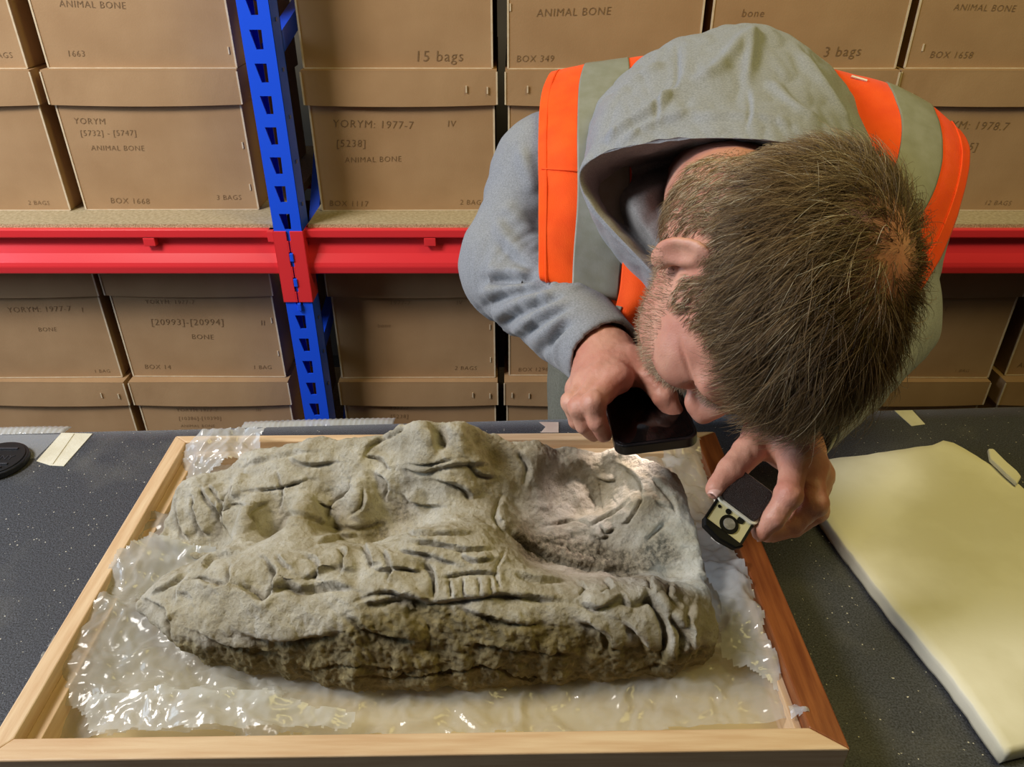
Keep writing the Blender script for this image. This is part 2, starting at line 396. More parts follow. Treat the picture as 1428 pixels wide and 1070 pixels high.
for zt in (.968, .325):
    for x0, x1 in ((-2.31, -.450), (-.384, 1.51)):
        s = BM().box((x0, by+.010, zt-.010), (x1, RY+.60, zt+.007)).build('shelf_board', 'chipboard', rack)
        BM().box((x0, by+.0085, zt-.009), (x1, by+.0102, zt+.0066)).build('sawn_edge', 'chipboard_edge', s)

# ------------------------------------------------------------------ archive boxes
BW, BH, BD, LH = .338, .260, .43, .060
def box_meshes():
    b = BM(); t = .004; w = BW/2
    b.box((-w, 0, 0), (w, t, BH-.004)).box((-w, BD-t, 0), (w, BD, BH-.004)).box((-w, t, 0), (-w+t, BD-t, BH-.004)).box((w-t, t, 0), (w, BD-t, BH-.004)).box((-w+t, t, 0), (w-t, BD-t, t))
    body = b.build('tmp', 'cardboard', bevel=.0012)
    e = BM()
    for sx in (-1, 1): e.box((sx*w-.0016, -.0012, .001), (sx*w+.0016, .0012, BH-LH))
    e.box((-w, -.0012, -.0002), (w, .0012, .0016)); edge = e.build('tmp', 'cardboard_edge')
    l = BM(); lw = w+.006; z0 = BH-LH
    # lid: top panel and four skirts, the front one bowed a little
    n = 12; pts = []
    l.box((-lw, -.008, BH-.004), (lw, BD+.008, BH))
    l.box((-lw, BD+.004, z0), (lw, BD+.008, BH-.004)).box((-lw, -.004, z0), (-lw+.004, BD+.004, BH-.004)).box((lw-.004, -.004, z0), (lw, BD+.004, BH-.004))
    for i in range(n):
        xa, xb = -lw+2*lw*i/n, -lw+2*lw*(i+1)/n; fa = 1-(xa/lw)**2; fb = 1-(xb/lw)**2
        da, db = .0025*fa, .0025*fb
        l.hexa([(xa, -.008-da, z0-.0025*fa), (xb, -.008-db, z0-.0025*fb), (xb, -.004-db, z0-.0025*fb), (xa, -.004-da, z0-.0025*fa)],
               [(xa, -.008, BH-.004), (xb, -.008, BH-.004), (xb, -.004, BH-.004), (xa, -.004, BH-.004)])
    me = mesh('lid', l.v, l.f); bm = bmesh.new(); bm.from_mesh(me); bmesh.ops.remove_doubles(bm, verts=bm.verts, dist=1e-5); bmesh.ops.recalc_face_normals(bm, faces=bm.faces); bm.to_mesh(me); bm.free()
    lid = link('tmp', me, 'cardboard')
    e = BM()
    e.box((-.0014, -.0094, z0+.001), (.0014, -.0072, BH-.003))
    ledge = e.build('tmp', 'cardboard_edge')
    st = BM().box((-.0012, -.0012, -.006), (.0012, .0006, .006)).build('tmp', 'cardboard_edge')
    out = [o.data for o in (body, edge, lid, ledge, st)]
    for o in (body, edge, lid, ledge, st): bpy.data.objects.remove(o)
    return out
mb_body, mb_edge, mb_lid, mb_ledge, mb_st = box_meshes()
def writing(parent, txt, x, z, size, bold=0):
    c = bpy.data.curves.new('t', 'FONT'); c.body = txt; c.size = size; c.shear = .12; c.space_character = 1.12; c.offset = bold; c.resolution_u = 2
    o = bpy.data.objects.new('t', c); COL.objects.link(o)
    me = bpy.data.meshes.new_from_object(o.evaluated_get(bpy.context.evaluated_depsgraph_get())); bpy.data.objects.remove(o)
    me.transform(Matrix.Translation((x, -.0007, z)) @ Matrix.Rotation(math.pi/2, 4, 'X') @ Matrix.Rotation(random.uniform(-.03, .03), 4, 'Z'))
    p = link('handwriting', me, 'pencil', parent, local=True); return p
def archive_box(xc, y, z, rot, label, group, texts, staples=()):
    t = thing('archive_box', label, 'box', (xc, y, z), rot, group)
    body = link('box_body', mb_body, None, t, local=True); link('cut_edge', mb_edge, None, body, local=True)
    lid = link('lid', mb_lid, None, t, local=True); [setattr(link('cut_edge', mb_ledge, None, lid, local=True), 'location', (sx*(BW/2+.006), 0, 0)) for sx in (-1, 1)]
    for txt, x, zz, s in texts: writing(body, txt, x, zz, s, -.0002)
    for on, x, zz in staples:
        o = link('staple', mb_st, None, lid if on == 'lid' else body, local=True)
        o.location = (x, -.0105 if on == 'lid' else -.0004, zz)
    return t
ZU = .9755; ZL = .3425; G1, G2 = 'archive boxes on the upper shelf', 'archive boxes on the lower shelf'
Lw = BW/2; tS = .016
ST = [('lid', .120, .228), ('lid', .158, .226)]; SB = [('body', .160, .125), ('body', .160, .045)]
XS = [-1.036, -.668, -.2025, .163, .5165, .8715]
rowB = [  # lower tier of the upper shelf
 ('cardboard box with a V pencilled on it beside the box marked 1668', [('V', .065, .165, .016), ('2 BAGS', .09, .012, .012)], []),
 ('cardboard archive box marked 1668, lid touching the blue upright on its right', [('YORYM', -.145, .165, tS), ('[5732] - [5747]', -.140, .143, .015), ('ANIMAL BONE', -.127, .116, .014), ('BOX 1668', -.118, .014, .016), ('3 BAGS', .09, .02, .014)], SB),
 ('cardboard archive box pencilled 1977-7 IV and ANIMAL BONE', [('YORYM: 1977-7', -.130, .160, .020), ('IV', .082, .160, .017), ('[5238]', -.128, .124, .019), ('ANIMAL BONE', -.115, .094, .015), ('BOX 1117', -.155, .010, .016), ('2 BAGS', .10, .012, .014)], ST),
 ('cardboard archive box half hidden by the orange vest shoulder beside the 1977-7 IV box', [], [('lid', -.135, .228)]),
 ('cardboard archive box almost wholly hidden behind the man, under the box marked 3 bags', [], []),
 ('cardboard archive box pencilled 1978.7 V behind the orange vest', [('YORYM: 1978.7', -.105, .158, .021), ('V', .085, .160, .020), ('[0725]', -.055, .118, .020), ('12 BAGS', .05, .012, .013)], [('lid', -.148, .215)]),
]
rowA = [
 ('cardboard archive box stacked on the box with the V', [('2 BAGS', .10, .018, .014)], []),
 ('cardboard archive box stacked on the one marked 1668', [('ANIMAL BONE', -.12, .100, .016), ('1663', -.13, .02, .015)], [('body', .160, .03)]),
 ('cardboard archive box pencilled 15 bags, on top of the 1977-7 IV box', [('15 bags', .03, .012, .026)], []),
 ('cardboard archive box marked BOX 349, above the orange vest shoulder', [('ANIMAL BONE', -.120, .085, .018), ('BOX 349', -.155, .012, .016)], [('body', -.165, .10)]),
 ('cardboard archive box pencilled 3 bags rising behind the grey hood', [('bone', -.12, .085, .018), ('3 bags', .035, .02, .024)], []),
 ('cardboard archive box marked BOX 1658 stacked above the one pencilled 1978.7 V', [('ANIMAL BONE', -.11, .095, .015), ('BOX 1658', -.13, .018, .016)], [('body', -.145, .035)]),
]
for i, x in enumerate(XS):
    archive_box(x, 1.478+(.004 if i == 1 else 0), ZU, [0, .008, .01, 0, -.006, -.012][i], rowB[i][0], G1, rowB[i][1], rowB[i][2])
    archive_box(x+[-.002, .004, -.002, -.001, .001, .003][i], 1.480+[0, .006, .004, .0, .002, .004][i], ZU+BH+.0005, [.01, 0, -.006, .008, .004, -.01][i], rowA[i][0], G1, rowA[i][1], rowA[i][2])
XL = [-1.030, -.672, -.207, .160, .514, .879, 1.262]
rowC = [
 ('dim cardboard archive box pencilled 1977-7 I under the red beam', [('YORYM: 1977-7', -.03, .160, .018), ('I', .125, .160, .016), ('BONE', .02, .115, .014), ('1 BAG', .11, .012, .012)], []),
 ('cardboard archive box with two bracketed numbers beside the blue upright below the beam', [('YORYM: 1977-7', -.10, .178, .014), ('[20993]-[20994]', -.10, .128, .021), ('II', .135, .128, .018), ('BONE', -.02, .095, .017), ('BOX 14', -.14, .02, .016), ('1 BAG', .10, .02, .014)], [('body', .160, .14), ('body', .162, .06)]),
 ('cardboard archive box under the beam whose left third lies in the shadow of the upright', [('1977-7', -.05, .178, .014), ('IV', .09, .178, .014), ('bone', -.08, .125, .013), ('2 BAGS', .08, .02, .014)], SB),
 ('cardboard archive box marked BOX 1296 behind the grey sleeve', [('BOX 1296', -.15, .010, .014)], []),
 ('cardboard archive box below the beam hidden behind the man', [], []),
 ('ochre cardboard archive box below the beam pencilled ANIMAL BONE, beside the grey elbow', [('1978.7 - I', -.04, .165, .016), ('[0725]', -.06, .138, .016), ('ANIMAL BONE', -.12, .115, .013), ('1 BAG', .09, .015, .011)], []),
 ('cardboard archive box marked ARCH below the beam at the far end', [('ARCH', -.15, .02, .018)], []),
]
rowD = [
 ('cardboard archive box at the bottom under the dim 1977-7 I box', [], ST),
 ('lowest cardboard archive box with three pencilled lines, under the one with bracketed numbers', [('YORYM 1977-7', -.09, .178, .013), ('III', .09, .178, .013), ('[10386]-[10390]', -.09, .155, .013), ('ANIMAL BONE', -.09, .135, .011)], []),
 ('lowest cardboard archive box with a sagging lid behind the peak of the cast', [('1977-7', -.07, .182, .014), ('[5238]', -.07, .160, .014)], ST),
 ('lowest cardboard archive box under the box marked BOX 1296', [('YOR', .11, .178, .014)], [('lid', -.158, .228), ('lid', -.12, .226)]),
 ('lowest cardboard archive box hidden behind the man', [], []),
 ('lowest ochre cardboard archive box under the one beside the grey elbow', [], []),
 ('lowest cardboard archive box under the box marked ARCH', [], []),
]
for i, x in enumerate(XL):
    archive_box(x+[-.004, 0, 0, .003, 0.002, .006, .006][i], 1.478+[.0, .004, 0, .01, 0, .0, .012][i], ZL+BH-.0095+.001, [.012, -.008, .006, 0, 0, -.008, .01][i], rowC[i][0], G2, rowC[i][1], rowC[i][2])
    archive_box(x+[0, .003, .0, -.002, 0, 0, 0][i], 1.468, ZL-.0095, [-.01, .004, 0, .004, 0, .004, 0][i], rowD[i][0], G2, rowD[i][1], rowD[i][2])

# ------------------------------------------------------------------ work table
TZ = .90
pb = [PZ(60, 604.5, TZ), PZ(1190, 574, TZ)]
sl = (pb[1][1]-pb[0][1])/(pb[1][0]-pb[0][0]); yb = lambda x: pb[0][1]+sl*(x-pb[0][0])
TX0, TX1 = -1.05, .71
table = thing('work_table', 'long work table under the black cover', 'table', (0, .5, 0))
BM().prism([(TX0, .12), (TX1, .12), (TX1, yb(TX1)-.006), (TX0, yb(TX0)-.006)], TZ-.034, TZ-.004).build('tabletop', 'table_wood', table)
for x in (TX0+.06, TX1-.06):
    for y in (.18, yb(x)-.08): BM().box((x-.025, y-.025, 0), (x+.025, y+.025, TZ-.034)).build('leg', 'table_wood', table)
cov = BM()
# felt cover: slightly wavy sheet with a short overhang
nx, ny = 60, 30; G = np.zeros((ny, nx, 3))
for j in range(ny):
    for i in range(nx):
        x = TX0-.004+(TX1-TX0+.008)*i/(nx-1); y0, y1 = .11, yb(x); G[j, i] = (x, y0+(y1-y0)*j/(ny-1), TZ)
G[..., 2] += .0004*fbm(G*9, 2)
V, F = shell(G, .0035); nb = len(V)
V[:, 2] = np.where(np.arange(nb) >= nx*ny, TZ-.0038, V[:, 2])
tag(link('table_cover', npmesh('table_cover', V, F), 'black_felt'), 'black speckled felt cover spread over the work table', 'table cover')

# tape strips, bubble wrap fringe and lens cap on the cover
def flat_strip(name, px, z, th, m, label, cat, group=None):
    q = [PZ(x, y, z)[:2] for x, y in px]; o = BM().prism([tuple(p) for p in q], z-th+.0009, z+.0009).build(name, m); tag(o, label, cat, group); return o
flat_strip('tape_strip', [(51, 644), (70, 650), (89, 651), (129, 605.5), (86, 604.5)], TZ, .0006, 'tape', 'wide pale tape strip by the lens cap, holding down clear film', 'tape')
BM_t = BM().prism([tuple(PZ(x, y, TZ)[:2]) for x, y in ((70, 648), (74, 648.5), (104, 606), (101, 606))], TZ+.0009, TZ+.0016).build('seam', 'tape')
BM_t.parent = bpy.data.objects['tape_strip']
flat_strip('tape_strip', [(754, 604), (779, 604), (779, 589.5), (752, 589.5), (761, 596)], TZ, .0006, 'tape_pink', 'torn pinkish tape piece at the table edge behind the tray', 'tape')
flat_strip('tape_strip', [(1271, 595), (1290, 592.5), (1272, 573), (1247, 573.5)], TZ, .0006, 'tape', 'creased beige tape strip at the table edge behind the foam sheet', 'tape')
q = [PZ(x, y, TZ) for x, y in ((-60, 650), (50, 640), (84, 606.5), (-60, 608))]
mm = mat('clear_film', '#b8bcc4', rough=.25, spec=.5); mm.node_tree.nodes['Principled BSDF'].inputs['Alpha'].default_value = .28
o = BM().prism([tuple(p[:2]) for p in q], TZ+.0002, TZ+.0007).build('plastic_film', 'clear_film'); tag(o, 'clear plastic film lying under the lens cap and the wide tape', 'plastic film')
# lens cap
lc = PZ(-3, 648, TZ); cap = thing('lens_cap', 'round black plastic lens cap with raised grip ribs on the table', 'lens cap', tuple(lc))
def disc(c, r, z0, z1, n=40, bev=.002):
    b = BM(); b.prism([(c[0]+r*math.cos(2*math.pi*i/n), c[1]+r*math.sin(2*math.pi*i/n)) for i in range(n)], z0, z1); return b
disc(lc, .036, TZ+.0008, TZ+.0085).build('rim', 'cap_plastic', cap, bevel=.0012)
fc = disc(lc, .0325, TZ+.0080, TZ+.0098).build('face', 'cap_plastic', cap, bevel=.0006)
for dy, l in ((.019, .018), (-.012, .022), (-.019, .018)):
    BM().box((lc[0]-l, lc[1]+dy-.0016, TZ+.0095), (lc[0]+l, lc[1]+dy+.0016, TZ+.0113)).build('grip_rib', 'grey_mark', fc, bevel=.0005)
c = bpy.data.curves.new('t', 'FONT'); c.body = 'SONY'; c.size = .012; c.align_x = 'CENTER'; c.extrude = .0003
o = bpy.data.objects.new('t', c); COL.objects.link(o)
me = bpy.data.meshes.new_from_object(o.evaluated_get(bpy.context.evaluated_depsgraph_get())); bpy.data.objects.remove(o)
me.transform(Matrix.Translation((lc[0]+.006, lc[1]-.003, TZ+.0100))); link('lettering', me, 'grey_mark', fc)

# ------------------------------------------------------------------ wooden tray
RT = .95
oc = [PZ(*c, RT)[:2] for c in ((-30, 1062), (1186, 1045), (997, 602), (245, 608))]   # FL FR BR BL
def inset(poly, ds):
    n = len(poly); L = []
    for i in range(n):
        a, b = poly[i], poly[(i+1) % n]; e = (b-a)/np.linalg.norm(b-a); L.append((a+ds[i]*np.array([-e[1], e[0]]), e))
    out = []
    for i in range(n):
        (p, e), (q, g) = L[i-1], L[i]; t = np.linalg.solve(np.c_[e, -g], q-p); out.append(p+t[0]*e)
    return out
ic = inset(oc, (.018, .024, .013, .016)); ic2 = inset(oc, (.019, .030, .024, .028))
tray = thing('wooden_tray', 'shallow wooden tray holding the cast on bubble wrap', 'tray', (float(oc[0][0]+oc[1][0])/2, float(oc[0][1]), TZ))
Z0 = TZ+.0008
nm = ['front_rail', 'side_rail', 'back_rail', 'side_rail']; mt = ['pale_wood', 'red_wood', 'pale_wood', 'pale_wood_y']
for i in range(4):
    j = (i+1) % 4; q = [oc[i], oc[j], ic[j], ic[i]]
    r = BM().hexa([(*p, Z0) for p in q], [(*p, RT) for p in q]).build(nm[i], mt[i], tray, bevel=.0012)
    if i == 1: r['label'] = 'dark reddish stained side rail'
    q = [ic[i], ic[j], ic2[j], ic2[i]]
    if i: BM().hexa([(*p, Z0) for p in q], [(*p, RT-.013) for p in q]).build('inner_ledge', ['pale_wood', 'pale_wood_y', 'pale_wood', 'pale_wood_y'][i], tray, bevel=.0008)
BM().hexa([(*p, Z0+.0004) for p in ic2], [(*p, TZ+.006) for p in ic2]).build('base_board', 'tray_board', tray)

# ------------------------------------------------------------------ foam sheet
fz = TZ+.018
fo = [PZ(x, y, fz) for x, y in ((1402, 1049), (1330, 950), (1250, 853), (1200, 790), (1160, 736), (1139, 706), (1137, 650), (1142, 641), (1200, 634), (1300, 620), (1316, 613), (1330, 616), (1345, 624), (1380, 645), (1400, 655), (1440, 690), (1560, 760), (1560, 1010))]
n = len(fo); ctr = sum(fo)/n; nr = 14
rs = [1-.0, .985]; V = []; F = []
def ring(s, z): return [np.array([ctr[0]+(p[0]-ctr[0])*s, ctr[1]+(p[1]-ctr[1])*s, z]) for p in dense]
cl = np.array(fo+[fo[0]]); dense = []
for a, b in zip(cl[:-1], cl[1:]):
    m = max(1, int(np.linalg.norm(b-a)/.008)); dense += [a+(b-a)*t/m for t in range(m)]
dense = [p+np.array([*(.0014*np.array([pn((p*60)[None])[0], pn((p*60+9)[None])[0]])), 0]) for p in dense]
m = len(dense)
prof2 = [(.97, TZ+.0009), (.995, TZ+.001), (1.0, TZ+.005), (1.0, fz-.005), (.996, fz-.0015), (.985, fz)]+[(.985*(1-k/12), fz) for k in range(1, 12)]
for s_, z in prof2: V += ring(s_, z)
V = np.array(V)
top = V[:, 2] > fz-.0001; V[top, 2] += .0012*fbm(V[top]*np.array([9, 9, 1]), 3)
for k in range(len(prof2)-1):
    for i in range(m): F.append((k*m+i, k*m+(i+1) % m, (k+1)*m+(i+1) % m, (k+1)*m+i))
cap_ = tuple((len(prof2)-1)*m+i for i in range(m)); F.append(cap_); F.append(tuple(reversed(range(m))))
fs = link('foam_sheet', mesh('foam_sheet', V, F), 'foam', smooth=True); tag(fs, 'thick cream foam sheet lying on the black cover beside the tray', 'foam sheet')
b = BM(); pa = [(1377, 627), (1385, 627), (1392, 634), (1404, 646), (1418, 658), (1424, 666), (1418, 676), (1402, 662), (1390, 650), (1380, 641)]
poly = [PZ(x, y, fz+.004)[:2] for x, y in pa]
b.prism([tuple(p) for p in poly], fz+.0, fz+.006); o = b.build('foam_scrap', 'foam', bevel=.002); tag(o, 'small torn foam strip lying on the edge of the foam sheet', 'foam scrap')
# ------------------------------------------------------------------ gypsum cast
def gypsum():
    m = bpy.data.materials.new('gypsum'); m.use_nodes = True; MATS['gypsum'] = m
    nt = m.node_tree; N = nt.nodes; L = nt.links; b = N['Principled BSDF']; b.inputs['Roughness'].default_value = .85; b.inputs['Specular IOR Level'].default_value = .2
    tc = N.new('ShaderNodeTexCoord')
    def noise(sc, det=6, rough=.6):
        n = N.new('ShaderNodeTexNoise'); n.inputs['Scale'].default_value = sc; n.inputs['Detail'].default_value = det; n.inputs['Roughness'].default_value = rough
        L.new(tc.outputs['Object'], n.inputs['Vector']); return n.outputs[0]
    def ramp(src, a, b_, ca, cb):
        r = N.new('ShaderNodeValToRGB'); r.color_ramp.elements[0].position = a; r.color_ramp.elements[1].position = b_
        r.color_ramp.elements[0].color = ca; r.color_ramp.elements[1].color = cb; L.new(src, r.inputs[0]); return r.outputs[0]
    def mix(f, a, c):
        x = N.new('ShaderNodeMixRGB'); L.new(f, x.inputs[0]); L.new(a, x.inputs[1])
        if isinstance(c, tuple): x.inputs[2].default_value = c
        else: L.new(c, x.inputs[2])
        return x.outputs[0]
    def at(n): a = N.new('ShaderNodeAttribute'); a.attribute_name = n; return a.outputs['Fac']
    pale = ramp(noise(55), .3, .7, lin('#a19884'), lin('#c6c0b2'))
    pale = mix(ramp(noise(14), .45, .7, (0,0,0,1), (.55,.55,.55,1)), pale, lin('#8f8058'))
    pale = mix(ramp(noise(480, 4, .8), .52, .68, (0,0,0,1), (.5,.5,.5,1)), pale, lin('#7f7663'))
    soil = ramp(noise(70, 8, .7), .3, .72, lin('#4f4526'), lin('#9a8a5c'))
    grit = ramp(noise(260, 6, .75), .38, .62, lin('#5a5140'), lin('#a69b84'))
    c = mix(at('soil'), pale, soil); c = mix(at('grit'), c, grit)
    dirt = ramp(noise(30, 10, .75), .62, .72, (0,0,0,1), (.6,.6,.6,1)); c = mix(dirt, c, lin('#5d5232'))
    L.new(c, b.inputs['Base Color'])
    bp = N.new('ShaderNodeBump'); bp.inputs['Strength'].default_value = .8; bp.inputs['Distance'].default_value = .0016
    L.new(noise(420, 6, .7), bp.inputs['Height'])
    bp2 = N.new('ShaderNodeBump'); bp2.inputs['Strength'].default_value = .65; bp2.inputs['Distance'].default_value = .004; L.new(noise(110, 8, .7), bp2.inputs['Height'])
    L.new(bp.outputs[0], bp2.inputs['Normal']); L.new(bp2.outputs[0], b.inputs['Normal'])
gypsum()
ctrl = [(240,730,.962),(270,690,.985),(300,672,.99),(350,650,1.012),(400,660,1.018),(450,640,1.03),(430,690,1.024),(340,710,1.004),(500,640,1.035),
 (540,622,1.042),(560,604,1.060),(575,596,1.070),(595,588,1.077),(600,600,1.074),(625,584,1.082),(635,600,1.074),(655,608,1.060),(560,650,1.030),(500,690,1.018),(620,650,1.03),(680,640,1.034),(590,690,1.014),(660,690,1.02),(700,720,1.008),
 (740,640,1.028),(800,630,1.027),(760,690,.998),(800,680,.987),(840,690,.983),(820,720,.984),(860,640,1.012),(890,660,1.012),(900,700,1.008),(880,720,.998),(930,720,1.0),(955,750,.99),
 (720,745,.996),(770,755,.978),(840,762,.974),(900,770,.978),(955,785,.972),
 (250,768,.95),(320,765,.957),(390,749,.972),(455,741,.978),(520,746,.981),(570,729,.991),(740,775,.974),(800,793,.968),(870,797,.964),(940,800,.962),
 (190,840,.955),(230,815,.975),(290,790,.992),(350,775,1.002),(420,760,1.010),(480,765,1.01),(560,750,1.018),(620,733,1.026),(660,750,1.022),(700,780,1.012),(760,805,.998),(830,815,.992),(900,815,.992),(960,820,.985),
 (200,862,.945),(260,850,.975),(330,855,.987),(420,845,.992),(500,835,1.0),(580,830,1.002),(640,835,1.002),(700,840,.997),(780,860,.988),(860,865,.984),(930,860,.982),(985,860,.972)]
W_ = np.array([PZ(x, y, z) for x, y, z in ctrl]); HF = RBF(W_[:, :2], W_[:, 2], 8e-5)
outl = [(163,858,.95),(178,840,.958),(215,812,.968),(262,785,.965),(335,768,.958),(245,768,.953),(222,738,.962),(248,682,.982),(300,664,.988),(345,634,1.014),(390,620,1.026),
 (450,610,1.038),(530,610,1.048),(560,586,1.068),(590,574,1.080),(628,570,1.085),(660,596,1.06),(700,614,1.040),(800,608,1.036),(860,624,1.02),(905,648,1.015),(945,690,1.0),(968,735,.995),(972,798,.965),
 (990,830,.973),(997,870,.96),(985,915,.935),(930,938,.92),(800,950,.915),(700,962,.912),(500,965,.912),(400,945,.92),(290,930,.925),(220,895,.93)]
OP = np.array([PZ(x, y, z)[:2] for x, y, z in outl])
h = .0014
g = SDF((OP[:, 0].min()-.02, OP[:, 1].min()-.02, .900), (OP[:, 0].max()+.02, OP[:, 1].max()+.02, 1.085), h)
ax = [np.arange(n)*h+l for n, l in zip(g.n, g.lo)]
XX, YY = np.meshgrid(ax[0], ax[1], indexing='ij'); xy = np.c_[XX.ravel(), YY.ravel()]
ps = polysd(OP, XX, YY)-.006
ps = ps+.004*fbm(np.c_[xy*28, np.zeros(len(xy))], 3).reshape(XX.shape)+.0015*fbm(np.c_[xy*110, np.zeros(len(xy))], 2).reshape(XX.shape)
H = HF(xy); KW = np.exp(-((xy[:, None, 0]-W_[None, :, 0])**2+(xy[:, None, 1]-W_[None, :, 1])**2)/(2*.0125**2))+1e-9
NW = (KW@W_[:, 2])/KW.sum(1); H = NW+.010*np.tanh((H-NW)/.010); H = H.reshape(XX.shape)
q3 = np.c_[xy, np.zeros(len(xy))]
H += (.0035*fbm(q3*22, 3)+.0022*(fbm(q3*np.array([34, 60, 1])+3, 3, True)-.4)).reshape(XX.shape)
zz = ax[2][None, None, :]
zz = zz.astype(np.float32); ps = ps.astype(np.float32); H = H.astype(np.float32)
top = (zz-H[..., None])*np.float32(.8)
front = ((YY < .50) & True)[..., None]
cx, cy = OP[:, 0].mean(), .52
side = ps[..., None]+np.where(YY[..., None] < .5, .20, .02)*(zz-.93)*sstep(.93, 1.0, zz)
zl = .9085+.034*sstep(-.23, -.335, XX)+.012*sstep(.10, .18, XX)+.010*sstep(-.1, -.25, XX)*sstep(.50, .44, YY)
und = (zl[..., None]-zz)
# waist near the bottom: the block recedes under its front edge
und = np.maximum(und, ps[..., None]+.9*(zl[..., None]+.012-zz))
def smax(a, b_, k): hh = np.maximum(k-np.abs(a-b_), 0)/k; return np.maximum(a, b_)+hh*hh*k*.25
f = smax(top, side, .011); f = smax(f, und, .008); g.f = f.astype(np.float32)
CV, CF = g.mesh(1)
C_L = [  # fold and crack lines: points, depth, width, lip
 ([(339,687),(391,681),(431,669)], .004, .0022, .0018), ([(327,703),(359,709)], .003, .002, .001),
 ([(488,669),(488,685),(464,703),(452,733)], .005, .0035, .003), ([(506,681),(504,705),(488,721)], .004, .0018, .0025),
 ([(391,733),(407,717),(435,724),(460,734),(500,738),(545,728)], .003, .004, .002), ([(508,636),(532,642),(544,656)], .005, .002, .002),
 ([(508,636),(520,620),(552,604),(564,596)], .005, .003, .002), ([(568,648),(616,646),(632,640)], .004, .0022, .002), ([(560,655),(590,660),(640,650),(690,652)], .003, .004, .003),
 ([(279,681),(289,699),(311,721)], .006, .003, .004), ([(289,677),(303,693),(318,705)], .005, .0025, .003), ([(267,693),(275,729),(287,749)], .006, .003, .004), ([(245,700),(250,735),(262,755)], .004, .003, .003),
 ([(323,677),(315,713),(323,757)], .007, .0035, .004), ([(340,660),(330,672),(323,690)], .005, .004, .004), ([(345,650),(380,640),(440,630)], .003, .004, .003),
 ([(317,785),(320,800),(317,817),(291,811),(267,809),(250,825),(248,840)], .008, .0035, .005), ([(367,779),(383,797),(387,809),(371,837),(351,825),(327,817)], .009, .0035, .005),
 ([(472,765),(480,777),(476,801)], .006, .0025, .004), ([(504,761),(516,777),(518,793)], .006, .0025, .004), ([(375,837),(399,821),(423,827),(463,821),(496,825)], .007, .0035, .004),
 ([(385,775),(398,792),(410,800)], .004, .002, .003), ([(420,812),(455,800),(478,792)], .003, .0035, .003), ([(440,760),(470,752),(500,748)], .003, .003, .003),
 ([(568,741),(584,749),(616,748),(665,744)], .005, .0025, .003), ([(564,759),(604,761),(650,769),(690,766)], .005, .0025, .003), ([(556,772),(590,775),(640,790)], .003, .003, .003),
 ([(592,789),(604,801),(604,841)], .008, .003, .003), ([(705,767),(691,797),(695,825)], .004, .002, .002),
 ([(626,808),(630,835)], .005, .002, .002), ([(645,806),(648,836)], .005, .002, .002), ([(666,805),(670,834)], .005, .002, .002), ([(682,806),(684,832)], .004, .0018, .002), ([(615,808),(660,800),(695,803)], .004, .002, .002),
 ([(500,838),(540,828),(600,842),(650,838),(700,832),(760,838),(800,842)], .004, .003, .004), ([(807,841),(831,851),(864,841),(880,850)], .006, .003, .004),
 ([(884,849),(904,837),(920,857),(928,894),(916,930)], .011, .0045, .006), ([(928,857),(948,882),(944,906)], .009, .004, .005), ([(904,809),(908,833)], .005, .002, .003), ([(936,813),(928,837),(946,850)], .005, .0025, .003),
 ([(868,870),(890,890),(900,915)], .006, .0045, .004), ([(965,840),(950,870),(960,910)], .005, .004, .004), ([(840,806),(850,822),(835,830)], .004, .002, .003), ([(800,808),(815,822),(806,832)], .004, .002, .002),
 ([(823,734),(842,721),(860,712),(873,700)], .007, .0025, .0005), ([(866,732),(877,725),(892,700),(892,689)], .006, .0022, .0005), ([(901,755),(915,741),(928,728)], .006, .003, .001), ([(825,745),(838,752),(850,748)], .004, .002, .002),
 ([(838,735),(845,744),(858,738)], .005, .002, .002), ([(836,672),(838,690),(840,718)], .0018, .0011, 0), ([(829,665),(845,672),(862,670)], .003, .0018, .002), ([(855,645),(880,660),(893,675),(895,690)], .004, .002, .003),
 ([(700,735),(740,765),(790,785),(850,795),(940,796)], .006, .004, .003), ([(760,735),(800,726),(825,732)], .003, .0025, .001),
 ([(460,942),(552,946),(636,938),(678,931),(745,950),(838,940)], .006, .002, .001), ([(400,938),(470,930),(560,934),(640,927)], .003, .002, .001), ([(860,938),(930,925),(975,905)], .003, .002, .001),
 ([(560,845),(590,880),(590,925)], .006, .006, -.003), ([(500,850),(560,838),(600,850)], .004, .005, .003), ([(230,860),(245,900)], .006, .004, .003), ([(205,838),(228,850),(240,875)], .006, .0035, .004), ([(330,885),(400,895),(480,885)], .004, .006, .004),
]
